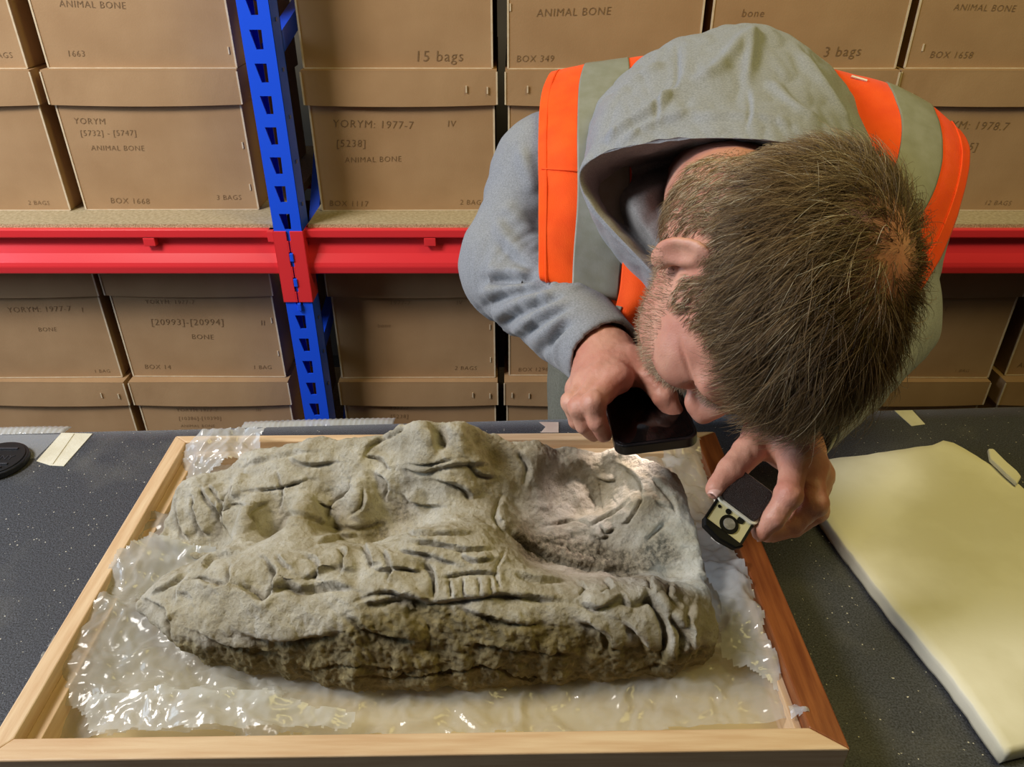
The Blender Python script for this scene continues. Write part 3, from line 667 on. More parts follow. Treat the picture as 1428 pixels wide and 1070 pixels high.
C_X = [([(360,735),(350,715),(375,700)], .004, .003, .003), ([(400,640),(430,650),(470,645)], .003, .003, .003), ([(300,700),(312,740)], .004, .003, .003),
 ([(520,660),(540,672),(536,700)], .003, .0025, .003), ([(600,670),(640,680),(660,700)], .004, .003, .004), ([(650,640),(665,662),(690,668)], .003, .003, .003), ([(700,690),(690,720),(705,745)], .005, .003, .004),
 ([(285,795),(300,780),(340,772)], .004, .003, .004), ([(215,832),(240,818),(262,800)], .003, .003, .003), ([(420,775),(445,790),(440,808)], .004, .0025, .003), ([(520,800),(560,795),(590,802)], .003, .003, .003),
 ([(530,770),(545,790),(540,815)], .004, .0025, .003), ([(640,775),(660,785),(690,780)], .003, .0025, .003), ([(715,800),(745,812),(790,812)], .004, .003, .003), ([(640,850),(700,870),(760,872)], .004, .004, .003),
 ([(800,865),(840,885),(850,910)], .005, .004, .004), ([(270,880),(330,905),(400,912)], .004, .004, .003), ([(480,860),(520,885),(580,895)], .005, .005, .004), ([(640,900),(720,905),(800,915)], .004, .003, .002),
 ([(440,700),(470,712)], .003, .002, .002), ([(385,655),(395,690),(388,715)], .003, .003, .002), ([(560,690),(580,705),(620,708)], .004, .003, .003), ([(850,690),(862,705)], .002, .001, 0), ([(815,690),(830,700),(828,718)], .002, .001, 0),
 ([(905,665),(930,690),(945,720)], .004, .003, .003), ([(915,700),(935,712)], .003, .002, .002), ([(720,630),(735,650),(730,680)], .004, .004, .003)]
CV = creases(CV, CF, [(p, d*.85, w*.62, l*1.5) for p, d, w, l in C_L+C_X], 5.5); Nn = vnormals(CV, CF)
# colour zones with ragged borders of their own, and the coarse grit relief of the broken faces
pv = CV-CAM; dep = pv[:, 1]*CP-pv[:, 2]*SP; pxs = 714+FPX*pv[:, 0]/dep; pys = 535+FPX*(-pv[:, 1]*SP-pv[:, 2]*CP)/dep
rag = fbm(CV*60, 4)
def zone(pts, r, soft=.35):
    ctr_ = np.array([PZ(x, y, z)[:3] for x, y, z in pts]); d = np.full(len(CV), 1e9)
    for a in ctr_: d = np.minimum(d, np.linalg.norm(CV-a, axis=1))
    return sstep(r*(1+soft), r*(1-soft), d+rag*r*.45)
edge_f = np.interp(CV[:, 0], *zip(*sorted((PZ(x, y, z)[0], z) for x, y, z in ((170,858,.945),(330,878,.965),(420,880,.972),(500,838,.997),(580,832,1.0),(700,842,.994),(790,862,.983),(900,890,.965),(985,880,.955)))))
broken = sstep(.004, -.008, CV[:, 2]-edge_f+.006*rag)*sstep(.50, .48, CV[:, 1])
grit = np.maximum(zone([(735,762,.985),(770,765,.978),(800,770,.975),(830,775,.973)], .016), zone([(900,775,.978),(930,770,.98),(870,785,.97)], .014))
grit = np.maximum(grit, zone([(560,715,1.0),(530,735,.99)], .010)*.7)
grit = np.maximum(grit, zone([(700,628,1.03),(740,628,1.03),(660,620,1.04),(790,626,1.027)], .010)*.6)
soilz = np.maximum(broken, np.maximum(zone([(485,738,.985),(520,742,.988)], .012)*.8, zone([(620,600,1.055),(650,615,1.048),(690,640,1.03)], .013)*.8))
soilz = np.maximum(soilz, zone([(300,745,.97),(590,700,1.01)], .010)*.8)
CV = CV+Nn*(.0011*fbm(CV*90, 3)+broken*.0034*fbm(CV*48, 4)+broken*.0014*fbm(CV*230, 2)+grit*.0018*fbm(CV*240, 2)+.0005*fbm(CV*300, 2))[:, None]
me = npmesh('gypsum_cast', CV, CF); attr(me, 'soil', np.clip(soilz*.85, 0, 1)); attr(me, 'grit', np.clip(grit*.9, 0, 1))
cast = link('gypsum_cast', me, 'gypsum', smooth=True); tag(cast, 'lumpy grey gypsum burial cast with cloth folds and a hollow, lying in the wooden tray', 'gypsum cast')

# ------------------------------------------------------------------ bubble wrap
def wrapmat(name, col, tr):
    m = bpy.data.materials.new(name); m.use_nodes = True; MATS[name] = m; nt = m.node_tree; N = nt.nodes; L = nt.links
    b = N['Principled BSDF']; b.inputs['Base Color'].default_value = lin(col); b.inputs['Roughness'].default_value = .09; b.inputs['Specular IOR Level'].default_value = .8
    t = N.new('ShaderNodeBsdfTransparent'); x = N.new('ShaderNodeMixShader'); x.inputs[0].default_value = tr
    tl = N.new('ShaderNodeBsdfTranslucent'); tl.inputs[0].default_value = lin(col); y = N.new('ShaderNodeMixShader'); y.inputs[0].default_value = .35
    L.new(b.outputs[0], y.inputs[1]); L.new(tl.outputs[0], y.inputs[2])
    L.new(y.outputs[0], x.inputs[1]); L.new(t.outputs[0], x.inputs[2]); L.new(x.outputs[0], N['Material Output'].inputs[0])
    tc = N.new('ShaderNodeTexCoord'); n = N.new('ShaderNodeTexNoise'); n.noise_type = 'RIDGED_MULTIFRACTAL'; n.inputs['Scale'].default_value = 34; n.inputs['Detail'].default_value = 5; L.new(tc.outputs['Object'], n.inputs['Vector'])
    bp = N.new('ShaderNodeBump'); bp.inputs['Strength'].default_value = .8; bp.inputs['Distance'].default_value = .004; L.new(n.outputs[0], bp.inputs['Height']); L.new(bp.outputs[0], b.inputs['Normal'])
wrapmat('bubble_plastic', '#d2d3cf', .55); wrapmat('bubble_plastic_dense', '#dfe1e1', .42)
rail_in = [np.array(p) for p in ic2]
def wrap(name, poly, pts, m, label, crump=.006, bub=.0016, res=.0022, seed=0, lift=0.0):
    """crumpled sheet inside a plan outline, heights from spot levels, with rows of bubbles"""
    pw = np.array([PZ(x, y, z)[:2] for x, y, z in poly]); sp = np.array([PZ(x, y, z) for x, y, z in pts])
    lo, hi = pw.min(0), pw.max(0); nx, ny = [int((b-a)/res)+2 for a, b in zip(lo, hi)]
    X, Y = np.meshgrid(np.linspace(lo[0], hi[0], nx), np.linspace(lo[1], hi[1], ny)); q = np.c_[X.ravel(), Y.ravel()]
    sd = polysd(pw, X, Y).ravel()+.004*fbm(np.c_[q*60, np.full(len(q), seed)], 3)
    Z = RBF(sp[:, :2], sp[:, 2], 2e-3)(q) if len(sp) > 3 else np.full(len(q), sp[:, 2].mean())
    s3 = np.c_[q, np.full(len(q), .37*seed)]
    warp = s3+.012*np.c_[pn(s3*30), pn(s3*30+5), np.zeros(len(q))]
    Z = Z+crump*1.5*(fbm(warp*np.array([11, 15, 1]), 2, True)-.35)+crump*.75*(fbm(warp*np.array([34, 46, 1]), 3, True)-.3)+crump*.10*fbm(warp*np.array([120, 120, 1]), 2)
    a = .011; r = np.stack([q[:, 0]+.3*q[:, 1], q[:, 1]], 1)
    yy = q[:, 1]/(a*.866); row = np.round(yy); xx = q[:, 0]/a-.5*(row % 2); dd = np.hypot(xx-np.round(xx), (yy-row)*.866)
    keep = pn(s3*np.array([14, 14, 1])+3) > -.25
    Z = Z+.45*bub*np.sqrt(np.clip(1-(dd/.42)**2, 0, 1))*keep
    Z = np.maximum(Z, TZ+.0075+.0006*seed % .003)
    # tuck under the cast and stay off the rails
    ok = sd < 0; V = np.c_[q, Z]; Fq = gridfaces(ny, nx); Fq = Fq[ok[Fq].all(1)]
    used = np.unique(Fq); remap = np.full(len(V), -1); remap[used] = np.arange(len(used))
    o = link(name, npmesh(name, V[used], remap[Fq]), m, smooth=True); tag(o, label, 'bubble wrap', 'bubble wrap packed around the cast'); return o
B = .914
wrap('bubble_wrap', [(205,735,B),(262,655,B),(300,640,B),(970,640,B),(1000,690,B),(1048,800,B),(1102,960,B),(1126,1020,B),(700,1027,B),(50,1034,B),(55,960,B),(110,880,B),(150,820,B)],
     [(300,660,.922),(900,650,.925),(1000,760,.928),(1060,900,.925),(1100,1000,.924),(900,1000,.914),(600,1000,.911),(300,1010,.920),(100,1010,.914),(80,960,.925),(150,880,.93),(180,830,.935),(500,800,.912),(450,975,.912),(800,975,.912)],
     'bubble_plastic', 'large crumpled sheet of clear bubble wrap lining the tray under the cast', .006, .0012, .0023, 1)
wrap('bubble_wrap', [(255,682,.925),(258,640,.93),(285,622,.94),(340,617,.945),(378,628,.94),(365,655,.93),(320,678,.92)], [(280,655,.942),(310,645,.958),(345,642,.952),(290,668,.935),(265,665,.93)],
     'bubble_plastic_dense', 'bulging puff of bubble wrap in the tray corner behind the cast folds', .008, .0016, .0018, 2)
wrap('bubble_wrap', [(140,842,.93),(155,800,.94),(205,762,.95),(225,760,.95),(300,765,.95),(330,775,.945),(260,800,.94),(200,835,.935),(165,850,.93)], [(160,815,.938),(215,780,.950),(280,775,.946),(190,835,.932),(240,800,.940),(310,770,.945)],
     'bubble_plastic_dense', 'raised bubble wrap sheet poking out of the notch between the cast lobes', .007, .0016, .0018, 3)
wrap('bubble_wrap', [(48,985,.92),(75,930,.925),(120,872,.935),(150,835,.94),(200,850,.935),(240,890,.93),(330,935,.925),(420,960,.92),(380,985,.92),(230,990,.92),(120,1005,.92)], [(70,980,.922),(110,920,.936),(150,860,.942),(200,880,.936),(300,940,.928),(250,975,.93),(150,985,.932),(380,965,.918)],
     'bubble_plastic', 'loose wrinkled bubble wrap spread before the pointed end of the cast', .007, .0013, .002, 4)
wrap('bubble_wrap', [(118,1008,.93),(135,985,.93),(250,972,.935),(330,970,.935),(420,985,.93),(500,1000,.925),(490,1030,.92),(300,1030,.93),(125,1030,.93)], [(140,1005,.935),(250,985,.942),(350,985,.94),(450,1005,.930),(300,1025,.938),(150,1025,.934)],
     'bubble_plastic_dense', 'folded-over flap of bubble wrap along the front rail', .006, .0010, .002, 5)
wrap('bubble_wrap', [(915,660,.95),(935,635,.95),(975,632,.95),(978,668,.945),(1008,740,.94),(1040,810,.94),(1082,930,.935),(1100,990,.93),(1080,970,.93),(1040,940,.93),(1000,930,.925),(1003,860,.935),(975,795,.945),(970,740,.955)],
     [(945,650,.965),(975,645,.960),(985,700,.950),(1010,780,.945),(1040,850,.942),(1085,930,.936),(1020,910,.932),(990,800,.945),(1110,985,.93)],
     'bubble_plastic_dense', 'shiny crumpled bubble wrap heaped between the cast and the reddish rail', .009, .0014, .002, 6)
wrap('bubble_wrap', [(1098,1014,.93),(1095,992,.935),(1105,982,.94),(1116,990,.94),(1122,1016,.93)], [(1112,1005,.938),(1120,990,.950),(1128,1008,.938),(1110,990,.94)],
     'bubble_plastic_dense', 'small twisted end of bubble wrap in the front corner of the reddish rail', .008, .0008, .0015, 7)
# wrap layer poking out beyond the back edge of the cover
for (xa, xb, hgt, lab) in ((-60, 86, .006, 'white bubble wrap edge showing behind the lens cap at the table edge'), (330, 545, .005, 'white bubble wrap edge showing behind the tray at the table edge')):
    a, b2 = PZ(xa, 604, TZ), PZ(xb, 603, TZ); n = 90; G = np.zeros((9, n, 3))
    for i in range(n):
        t = i/(n-1); x = a[0]+(b2[0]-a[0])*t; y = yb(x)
        for j in range(9): s_ = j/8; G[j, i] = (x, y-.001+.024*s_, TZ-.006+hgt*math.sin(math.pi*min(1, s_*1.0))*(math.sin(math.pi*t)**.4)+.006*(1-s_)*.5)
    ph = G[..., 0]/.007; G[..., 2] += .0018*np.abs(np.sin(ph*math.pi))*np.abs(np.sin(np.arange(9)[:, None]*1.1+.4))
    V, F = shell(G, .0015); tag(link('bubble_wrap', npmesh('bubble_wrap', V, F), 'bubble_plastic_dense', smooth=True), lab, 'bubble wrap')
# ------------------------------------------------------------------ the man leaning over the tray
def heather(name, c1, c2, sheen=.15):
    m = mat(name, c1, c2, 520, .95, .3, 1400, spec=.1, stretch=(1, 1, 1.6), detail=2, lo=.3, hi=.7, sheen=sheen); return m
heather('grey_fleece', '#808286', '#999b9f')
mat('orange_vest', '#ff5a10', '#f8500c', 40, .7, .25, 900, spec=.25, sheen=.1)
mat('reflective_tape', '#8f9086', '#868779', 60, .45, .08, 500, spec=.5)
mat('white_print', '#e9e4da', rough=.6)
mat('khaki_cloth', '#7d7c6f', '#6f6e62', 300, .9, .3, 800, spec=.1)
mat('dark_cloth', '#23242b', '#2c2d34', 300, .95, .3, 800, spec=.1)
mat('shoe_leather', '#2a2420', rough=.5)
sk = mat('skin', '#cf9a83', '#c0806c', 26, .48, .18, 700, spec=.4, detail=6)
sb = sk.node_tree.nodes['Principled BSDF']; sb.inputs['Subsurface Weight'].default_value = .12; sb.inputs['Subsurface Radius'].default_value = (.008, .003, .0015); sb.inputs['Subsurface Scale'].default_value = .6
mat('nail', '#dcb0a0', rough=.3)
man = thing('person', 'man in grey hoodie and orange safety vest bending over the wooden tray', 'person', (.24, 1.12, 0))
cr, cu, ct = np.array([1., 0, 0]), np.array([0, SP, CP]), np.array([0, -CP, SP])
# ---- joints
sL, sR = P(770, 240, .945), P(1250, 270, .985); eL, eR = P(714, 376, .935), P(1247, 450, .90)
wL, wR = P(838, 492, .775), P(1120, 586, .70); PEL = np.array([.24, 1.13, .95])
spine = np.array([0, -.62, .78]); bn = np.array([0, .78, .62]); X1 = np.array([1., 0, 0])
# ---- hoodie
hd = SDF((-.16, .55, .80), (.64, 1.36, 1.42), .0037)
hd.ell((.26, 1.01, 1.165), (X1, spine, bn), (.20, .17, .125))
hd.ell((.245, 1.10, 1.02), (X1, spine, bn), (.175, .17, .13), .05)
hd.cap(sL, sR, .062, .062, .05)
hd.chain([sL, eL], [.062, .060], .04); hd.chain([eL, wL], [.060, .041], .02)
hd.chain([sR, eR], [.058, .045], .04); hd.chain([eR, wR], [.045, .037], .02)
for e, w_, r in ((eL, wL, .041), (eR, wR, .037)):
    d = (w_-e)/np.linalg.norm(w_-e)
    hd.cap(w_+d*.020, w_+d*.16, .055, .055, .004, True) if False else None
    n0 = w_+d*.008; sl_, X, Y, Z = hd.win(n0-.07, n0+.07)
    pl = -((X-n0[0])*d[0]+(Y-n0[1])*d[1]+(Z-n0[2])*d[2]); near = np.sqrt((X-n0[0])**2+(Y-n0[1])**2+(Z-n0[2])**2)-.062
    hd.put(sl_, np.maximum(pl, near).astype(np.float32), .004, True)
    hd.cap(w_-d*.004, w_+d*.05, r-.0065, r-.0065, .002, True)
HV, HFc = hd.mesh(2); Nn = vnormals(HV, HFc)
def limb_wrinkle(V, a, b, amp, f1, seed, lo=.0, hi=1.0):
    ax_ = (b-a); L = np.linalg.norm(ax_); ax_ = ax_/L; r = V-a; t = r@ax_; q = r-t[:, None]*ax_
    near = sstep(.105, .07, np.linalg.norm(q, axis=1))*sstep(lo*L-.04, lo*L+.02, t)*sstep(hi*L+.03, hi*L-.02, t)
    c = np.c_[q*9, (t*f1)[:, None]][:, :]; c = np.c_[c[:, 0]+seed, c[:, 1]+c[:, 2]*.6, c[:, 3]+2.2*(q@np.array([.7, .1, .7]))*8]
    return amp*near*(fbm(c, 2, True)-.35)
D = limb_wrinkle(HV, eL, wL, .0075, 34, 3, .12, .72)+limb_wrinkle(HV, eR, wR, .008, 36, 8, .1, .75)+limb_wrinkle(HV, sL, eL, .006, 14, 5)+limb_wrinkle(HV, sR, eR, .006, 14, 6)
D += .0030*fbm(HV*11, 3)
HV = HV+Nn*D[:, None]
gl = [[(672,391),(700,392),(725,391),(752,390)], [(778,399),(738,406),(702,416),(670,432)], [(790,411),(748,427),(714,444),(694,460)], [(797,427),(757,448),(730,470),(716,486)], [(800,446),(772,470),(752,496)]]
rl = [[(750,380),(710,378),(675,376)], [(765,395),(725,399),(690,404),(662,412)], [(785,404),(742,416),(706,430),(682,448)], [(794,419),(752,438),(722,458),(705,474)], [(799,436),(764,460),(740,482)]]
HV = creases(HV, HFc, [(p, -.0055, .0065, 0) for p in rl]+[(p, .0075 if i else .011, .0045, 0) for i, p in enumerate(gl)]+[
  ([(795,436),(772,470),(766,488),(772,512)], .004, .0035, .0), ([(788,440),(765,472),(759,488),(764,508)], -.003, .003, 0), ([(802,440),(780,470),(773,490),(780,515)], -.003, .003, 0),
  ([(692,335),(720,363),(745,378)], .005, .005, 0), ([(700,280),(725,310),(748,330)], -.006, .010, 0), ([(722,200),(738,240),(745,275)], -.005, .008, 0), ([(690,300),(712,340),(735,355)], -.005, .008, 0),
  ([(1150,548),(1158,580),(1150,610)], .004, .0035, 0), ([(1143,553),(1151,582),(1143,612)], -.003, .003, 0), ([(1215,498),(1235,512),(1250,516)], .008, .005, 0), ([(1222,488),(1250,490),(1275,482)], .008, .005, 0), ([(1215,490),(1240,500),(1262,500)], -.006, .006, 0),
  ([(1200,520),(1212,545),(1210,562)], .006, .005, 0), ([(1190,530),(1200,552),(1196,575)], -.005, .006, 0), ([(1245,470),(1275,458)], .008, .005, 0), ([(1235,455),(1270,445)], -.006, .006, 0)])
HV = relax(HV, HFc, .3); hoodie = link('hoodie', npmesh('hoodie', HV, HFc), 'grey_fleece', man, smooth=True)
# ---- hood
rows = [
 [(930,450,.80),(838,345,.87),(820,200,.915),(885,97,.935),(1050,44,.95),(1165,102,.94),(1222,210,.90),(1235,330,.85)],
 [(926,420,.765),(826,310,.82),(820,172,.855),(905,74,.875),(1052,31,.875),(1155,88,.865),(1216,200,.845),(1225,320,.80)],
 [(924,408,.745),(818,292,.785),(832,172,.80),(925,105,.80),(1050,95,.79),(1140,120,.79),(1205,205,.785),(1215,310,.76)],
 [(928,403,.725),(813,272,.765),(826,214,.755),(925,186,.725),(1040,182,.70),(1125,195,.70),(1190,235,.71),(1200,300,.72)],
 [(936,398,.730),(828,272,.775),(842,226,.765),(928,200,.735),(1040,197,.712),(1120,210,.712),(1180,245,.72),(1190,300,.73)],
 [(925,378,.775),(852,285,.835),(868,246,.845),(940,224,.845),(1040,220,.84),(1110,230,.83),(1160,260,.82),(1170,310,.80)],
 [(932,362,.765),(884,292,.785),(905,262,.80),(960,246,.815),(1040,240,.82),(1105,248,.82),(1140,275,.81),(1150,315,.79)],
 [(948,352,.775),(925,300,.80),(940,275,.82),(980,262,.84),(1040,256,.85),(1090,262,.85),(1115,285,.84),(1120,320,.82)]]
G = loft([[P(*p) for p in r] for r in rows], 300, 240); N3 = gridnormals(G); pf = G.reshape(-1, 3)
dd = (.0055*fbm(pf*8, 2)+.0034*(fbm(pf*np.array([26, 14, 14]), 2, True)-.3)).reshape(G.shape[:2])
vv = np.linspace(0, 7, 240)[:, None]; dd = dd*sstep(0, .6, vv)-.0012*np.exp(-((vv-2.60)/.12)**2)
G = G+N3*dd[..., None]
V, F = G.reshape(-1, 3), gridfaces(240, 300)
if vnormals(V, F)[50*300+120]@(CAM-V[50*300+120]) < 0: F = F[:, ::-1]
V = creases(V, F, [([(943,52),(946,80),(942,120),(920,140),(915,180)], .003, .0022, .003), ([(949,52),(952,80),(948,120)], .002, .0018, .0), ([(1052,34),(1046,70),(1040,120)], -.006, .006, 0), ([(842,198),(870,178),(910,152),(944,122)], -.008, .007, 0), ([(868,196),(895,182),(930,165),(985,150)], -.005, .006, 0), ([(960,118),(1000,95),(1030,60),(1050,40)], -.007, .008, 0),
  ([(1105,62),(1150,125),(1190,190)], -.007, .010, 0), ([(1042,125),(1046,150),(1042,178)], .002, .0018, .002), ([(850,150),(890,110),(930,85)], -.006, .010, 0), ([(1070,110),(1100,145),(1150,175)], -.006, .009, 0), ([(960,165),(1010,160),(1070,165),(1110,175)], -.004, .007, 0)], 3.5)
V = relax(V, F, .4)
hood = link('hood', npmesh('hood', V, F), 'grey_fleece', hoodie, smooth=True)
# ---- safety vest
def panel(name, rows, m, parent, nu, nv, th=.0016, amp=.0015, cols=None, off=0.0, wave=16):
    G = loft([[P(*p) for p in r] for r in rows], nu, nv)
    if cols: a, b = cols; G = G[:, int(a*(nu-1)):int(b*(nu-1))+1]
    N_ = gridnormals(G); s = np.sign((N_*(CAM-G)).sum(-1).mean()); pf = G.reshape(-1, 3)
    G = G+s*N_*(off+amp*fbm(pf*wave, 3).reshape(G.shape[:2]))[..., None]
    if s < 0: G = G[:, ::-1]
    V, F = shell(G, th); return link(name, npmesh(name, V, F), m, parent, smooth=True)
LR = [[(790,130,1.02),(828,124,1.02),(878,118,1.02),(915,115,1.02)],
      [(772,99,.945),(818,90,.94),(876,82,.94),(912,78,.945)],
      [(757,124,.905),(808,116,.895),(878,100,.90),(915,96,.92)],
      [(751,180,.870),(805,180,.850),(878,185,.855),(879,187,.905)],
      [(751,270,.838),(805,275,.826),(876,285,.83),(877,288,.888)],
      [(751,340,.812),(800,350,.806),(866,365,.81),(905,378,.835)],
      [(752,386,.798),(798,401,.797),(861,414,.80),(892,420,.83)],
      [(758,393,.820),(800,405,.82),(860,417,.825),(890,423,.845)]]
vest = panel('safety_vest', LR, 'orange_vest', man, 73, 90)
panel('reflective_band', LR, 'reflective_tape', vest, 73, 90, cols=(.335, .667), off=.0011)
# seam ridge on the panel's outer strip
g_ = loft([[P(*p) for p in r] for r in LR], 73, 90)
ed = g_[12:80, 5]+gridnormals(g_)[12:80, 5]*0; V, F = tube(ed-np.array([0, .0012, 0]), .0009, 5); link('hem_stitching', mesh('hem', V, F), 'orange_vest', vest)
ln = g_[46, 2:24]; V, F = tube(ln-np.array([0, .0014, -.0006]), .0009, 5); link('hem_stitching', mesh('hem', V, F), 'orange_vest', vest)
RR = [[(1140,120,1.030),(1225,140,1.030),(1285,165,1.030),(1325,190,1.030)],
      [(1150,92,0.935),(1236,116,0.930),(1297,146,0.930),(1338,180,0.940)],
      [(1185,135,0.890),(1256,163,0.880),(1313,188,0.880),(1353,214,0.900)],
      [(1208,190,0.865),(1253,215,0.847),(1309,245,0.847),(1345,268,0.870)],
      [(1215,240,0.845),(1236,262,0.827),(1280,308,0.827),(1320,345,0.850)],
      [(1205,290,0.835),(1215,310,0.820),(1242,365,0.817),(1285,405,0.835)],
      [(1195,340,0.845),(1205,360,0.835),(1225,400,0.835),(1262,440,0.845)]]
vest2 = panel('vest_panel', RR, 'orange_vest', man, 73, 80)
panel('reflective_band', RR, 'reflective_tape', vest2, 73, 80, cols=(.335, .667), off=.0011)
g_ = loft([[P(*p) for p in r] for r in RR], 73, 80); ed = g_[14:70, 64]; V, F = tube(ed-np.array([0, .0012, -.0004]), .0009, 5); link('hem_stitching', mesh('hem', V, F), 'orange_vest', vest2)
gp = g_[17, 8:15]; V, F = tube(gp-np.array([0, .0004, -.0004]), .0016, 5); link('white_print', mesh('print', V, F), 'white_print', vest2)
# back of the vest between the shoulders, and the shaded front behind the arm
panel('vest_panel', [[(905,80,.95),(1010,70,.97),(1150,92,.955)], [(910,120,1.03),(1010,115,1.06),(1145,125,1.04)], [(900,170,1.13),(1010,168,1.16),(1150,172,1.14)]], 'orange_vest', man, 30, 20)
panel('vest_panel', [[(800,396,.885),(850,404,.88),(905,400,.86),(950,400,.86)], [(806,425,.93),(850,440,.92),(905,430,.90),(950,430,.90)], [(815,452,.97),(850,462,.955),(895,462,.945),(940,470,.945)], [(822,470,1.0),(850,482,.985),(890,490,.98),(935,500,.98)]], 'orange_vest', man, 30, 24, amp=.004)
pk = panel('vest_placket', [[(868,366,.800),(890,372,.795),(918,385,.792)], [(864,404,.796),(886,410,.790),(912,414,.790)], [(856,436,.798),(872,440,.792),(892,440,.796)], [(848,460,.802),(858,466,.797),(868,464,.800)]], 'orange_vest', man, 24, 30, amp=.001)
panel('reflective_band', [[(860,426,.7955),(868,428,.793)], [(849,457,.800),(858,460,.7965)]], 'reflective_tape', pk, 6, 8, amp=0, off=.002)
# ---- trousers and shoes
tr = SDF((0, .92, .05), (.5, 1.36, 1.08), .006)
tr.ell(PEL, np.eye(3), (.17, .125, .13)); ft = []
for sx, yk in ((-.09, 1.13), (.09, 1.10)):
    hip = PEL+np.array([sx, 0, -.02]); knee = np.array([.24+sx*1.05, yk-.02, .50]); ank = np.array([.24+sx*1.1, yk+.02, .09])
    tr.chain([hip, knee, ank], [.095, .072, .062], .05); ft.append(ank)
V, F = tr.mesh(2); V = V+vnormals(V, F)*(.004*fbm(V*np.array([14, 14, 9]), 3))[:, None]
link('trousers', npmesh('trousers', V, F), 'khaki_cloth', man, smooth=True)
for a in ft:
    s = SDF(a+np.array([-.08, -.24, -.1]), a+np.array([.08, .12, .06]), .005)
    s.ell(a+np.array([0, -.06, -.055]), np.eye(3), (.045, .13, .035)); s.cap(a+np.array([0, .01, -.05]), a+np.array([0, .01, .02]), .045, .045, .03)
    s.f = np.maximum(s.f, (.002-(np.arange(s.n[2])*s.h+s.lo[2]))[None, None, :].astype(np.float32)); V, F = s.mesh(1); link('shoe', npmesh('shoe', V, F), 'shoe_leather', man, smooth=True)
# ---- head
HC = P(1095, 393, .60)
Uc = np.array([.52, -.20, .83]); Uc /= np.linalg.norm(Uc); Fc = np.array([-.2, -.95, -.2]); Fc -= (Fc@Uc)*Uc; Fc /= np.linalg.norm(Fc); Rc = np.cross(Fc, Uc)
tw = lambda v: v[0]*cr+v[1]*cu+v[2]*ct
HF_, HR_, HU_ = tw(Fc), tw(Rc), tw(Uc); AX = (HF_, HR_, HU_)
hp = lambda f, r, u: HC+f*HF_+r*HR_+u*HU_
SKR = np.array([.100, .0785, .092])
nb_ = P(1010, 250, .90)
hs = SDF(HC-.165, np.maximum(HC+.165, nb_+.02), .0021)
hs.ell(hp(-.012, 0, 0), AX, (.088, .0785, .092)); hs.ell(hp(.034, .002, -.004), AX, (.066, .062, .082), .03)
hs.ell(hp(.035, 0, -.050), AX, (.060, .062, .062), .03)           # face block
hs.ell(hp(.052, 0, -.088), AX, (.042, .046, .036), .03)           # jaw
hs.ell(hp(.078, 0, -.112), AX, (.018, .022, .014), .02)           # chin
for s in (-1, 1):
    hs.ell(hp(.068, s*.046, -.048), AX, (.026, .020, .022), .022)  # cheekbone
    hs.ell(hp(.088, s*.030, -.012), AX, (.014, .024, .009), .014)  # brow
    hs.ell(hp(.094, s*.031, -.030), AX, (.012, .016, .010), .008, True)   # eye socket
    hs.ell(hp(.0835, s*.031, -.030), AX, (.0125, .0125, .0125), .002)      # eyeball and lids
    ec = hp(.000, s*.0780, -.030); ea = HR_*s*.58-HF_*.81; ea /= np.linalg.norm(ea); eu = HU_-HF_*.15; eu -= (eu@ea)*ea; eu /= np.linalg.norm(eu); en = np.cross(ea, eu)
    hs.ell(ec+ea*.010, (ea, eu, en), (.0125, .027, .0060), .005)
    hs.ell(ec+ea*.012+en*.006*(1 if (en@HR_)*s > 0 else -1), (ea, eu, en), (.008, .017, .0042), .003, True)
    hs.ell(ec+ea*.003-eu*.024, (ea, eu, en), (.008, .010, .006), .006)     # lobe
    hs.ell(hp(.108, s*.011, -.060), AX, (.009, .008, .007), .007)  # nostril wing
hs.cap(hp(.096, 0, -.022), hp(.117, 0, -.056), .008, .0105, .012)
hs.ell(hp(.094, 0, -.084), AX, (.010, .024, .0055), .006); hs.ell(hp(.093, 0, -.094), AX, (.010, .021, .0065), .006)
hs.cap(hp(.103, -.02, -.0888), hp(.103, .02, -.0888), .002, .002, .002, True)
hs.cap(hp(-.035, 0, -.065), nb_, .056, .068, .03)
BVs, BFs = [], []; off = 0
def addbody(V, F):
    global off
    BVs.append(V); BFs.append(F+off); off += len(V)
V, F = hs.mesh(1); V = V+vnormals(V, F)*(.0006*fbm(V*60, 3))[:, None]
V = creases(V, F, [([(945,468),(955,500),(968,540),(975,565)], .002, .0022, .001)]); addbody(V, F); HEADV, HEADF = V, F
# hidden frame of the body under the clothes keeps head and hands in one figure
bd = SDF((-.12, .58, .80), (.60, 1.32, 1.36), .008)
bd.ell((.26, 1.01, 1.155), (X1, spine, bn), (.17, .15, .10)); bd.ell((.245, 1.10, 1.02), (X1, spine, bn), (.15, .15, .11), .05); bd.cap(sL, sR, .045, .045, .05)
bd.chain([sL, eL, wL], [.045, .030, .024], .03); bd.chain([sR, eR, wR], [.042, .028, .023], .03); bd.cap((.25, .95, 1.22), nb_, .07, .06, .04)
V, F = bd.mesh(1); addbody(V, F)
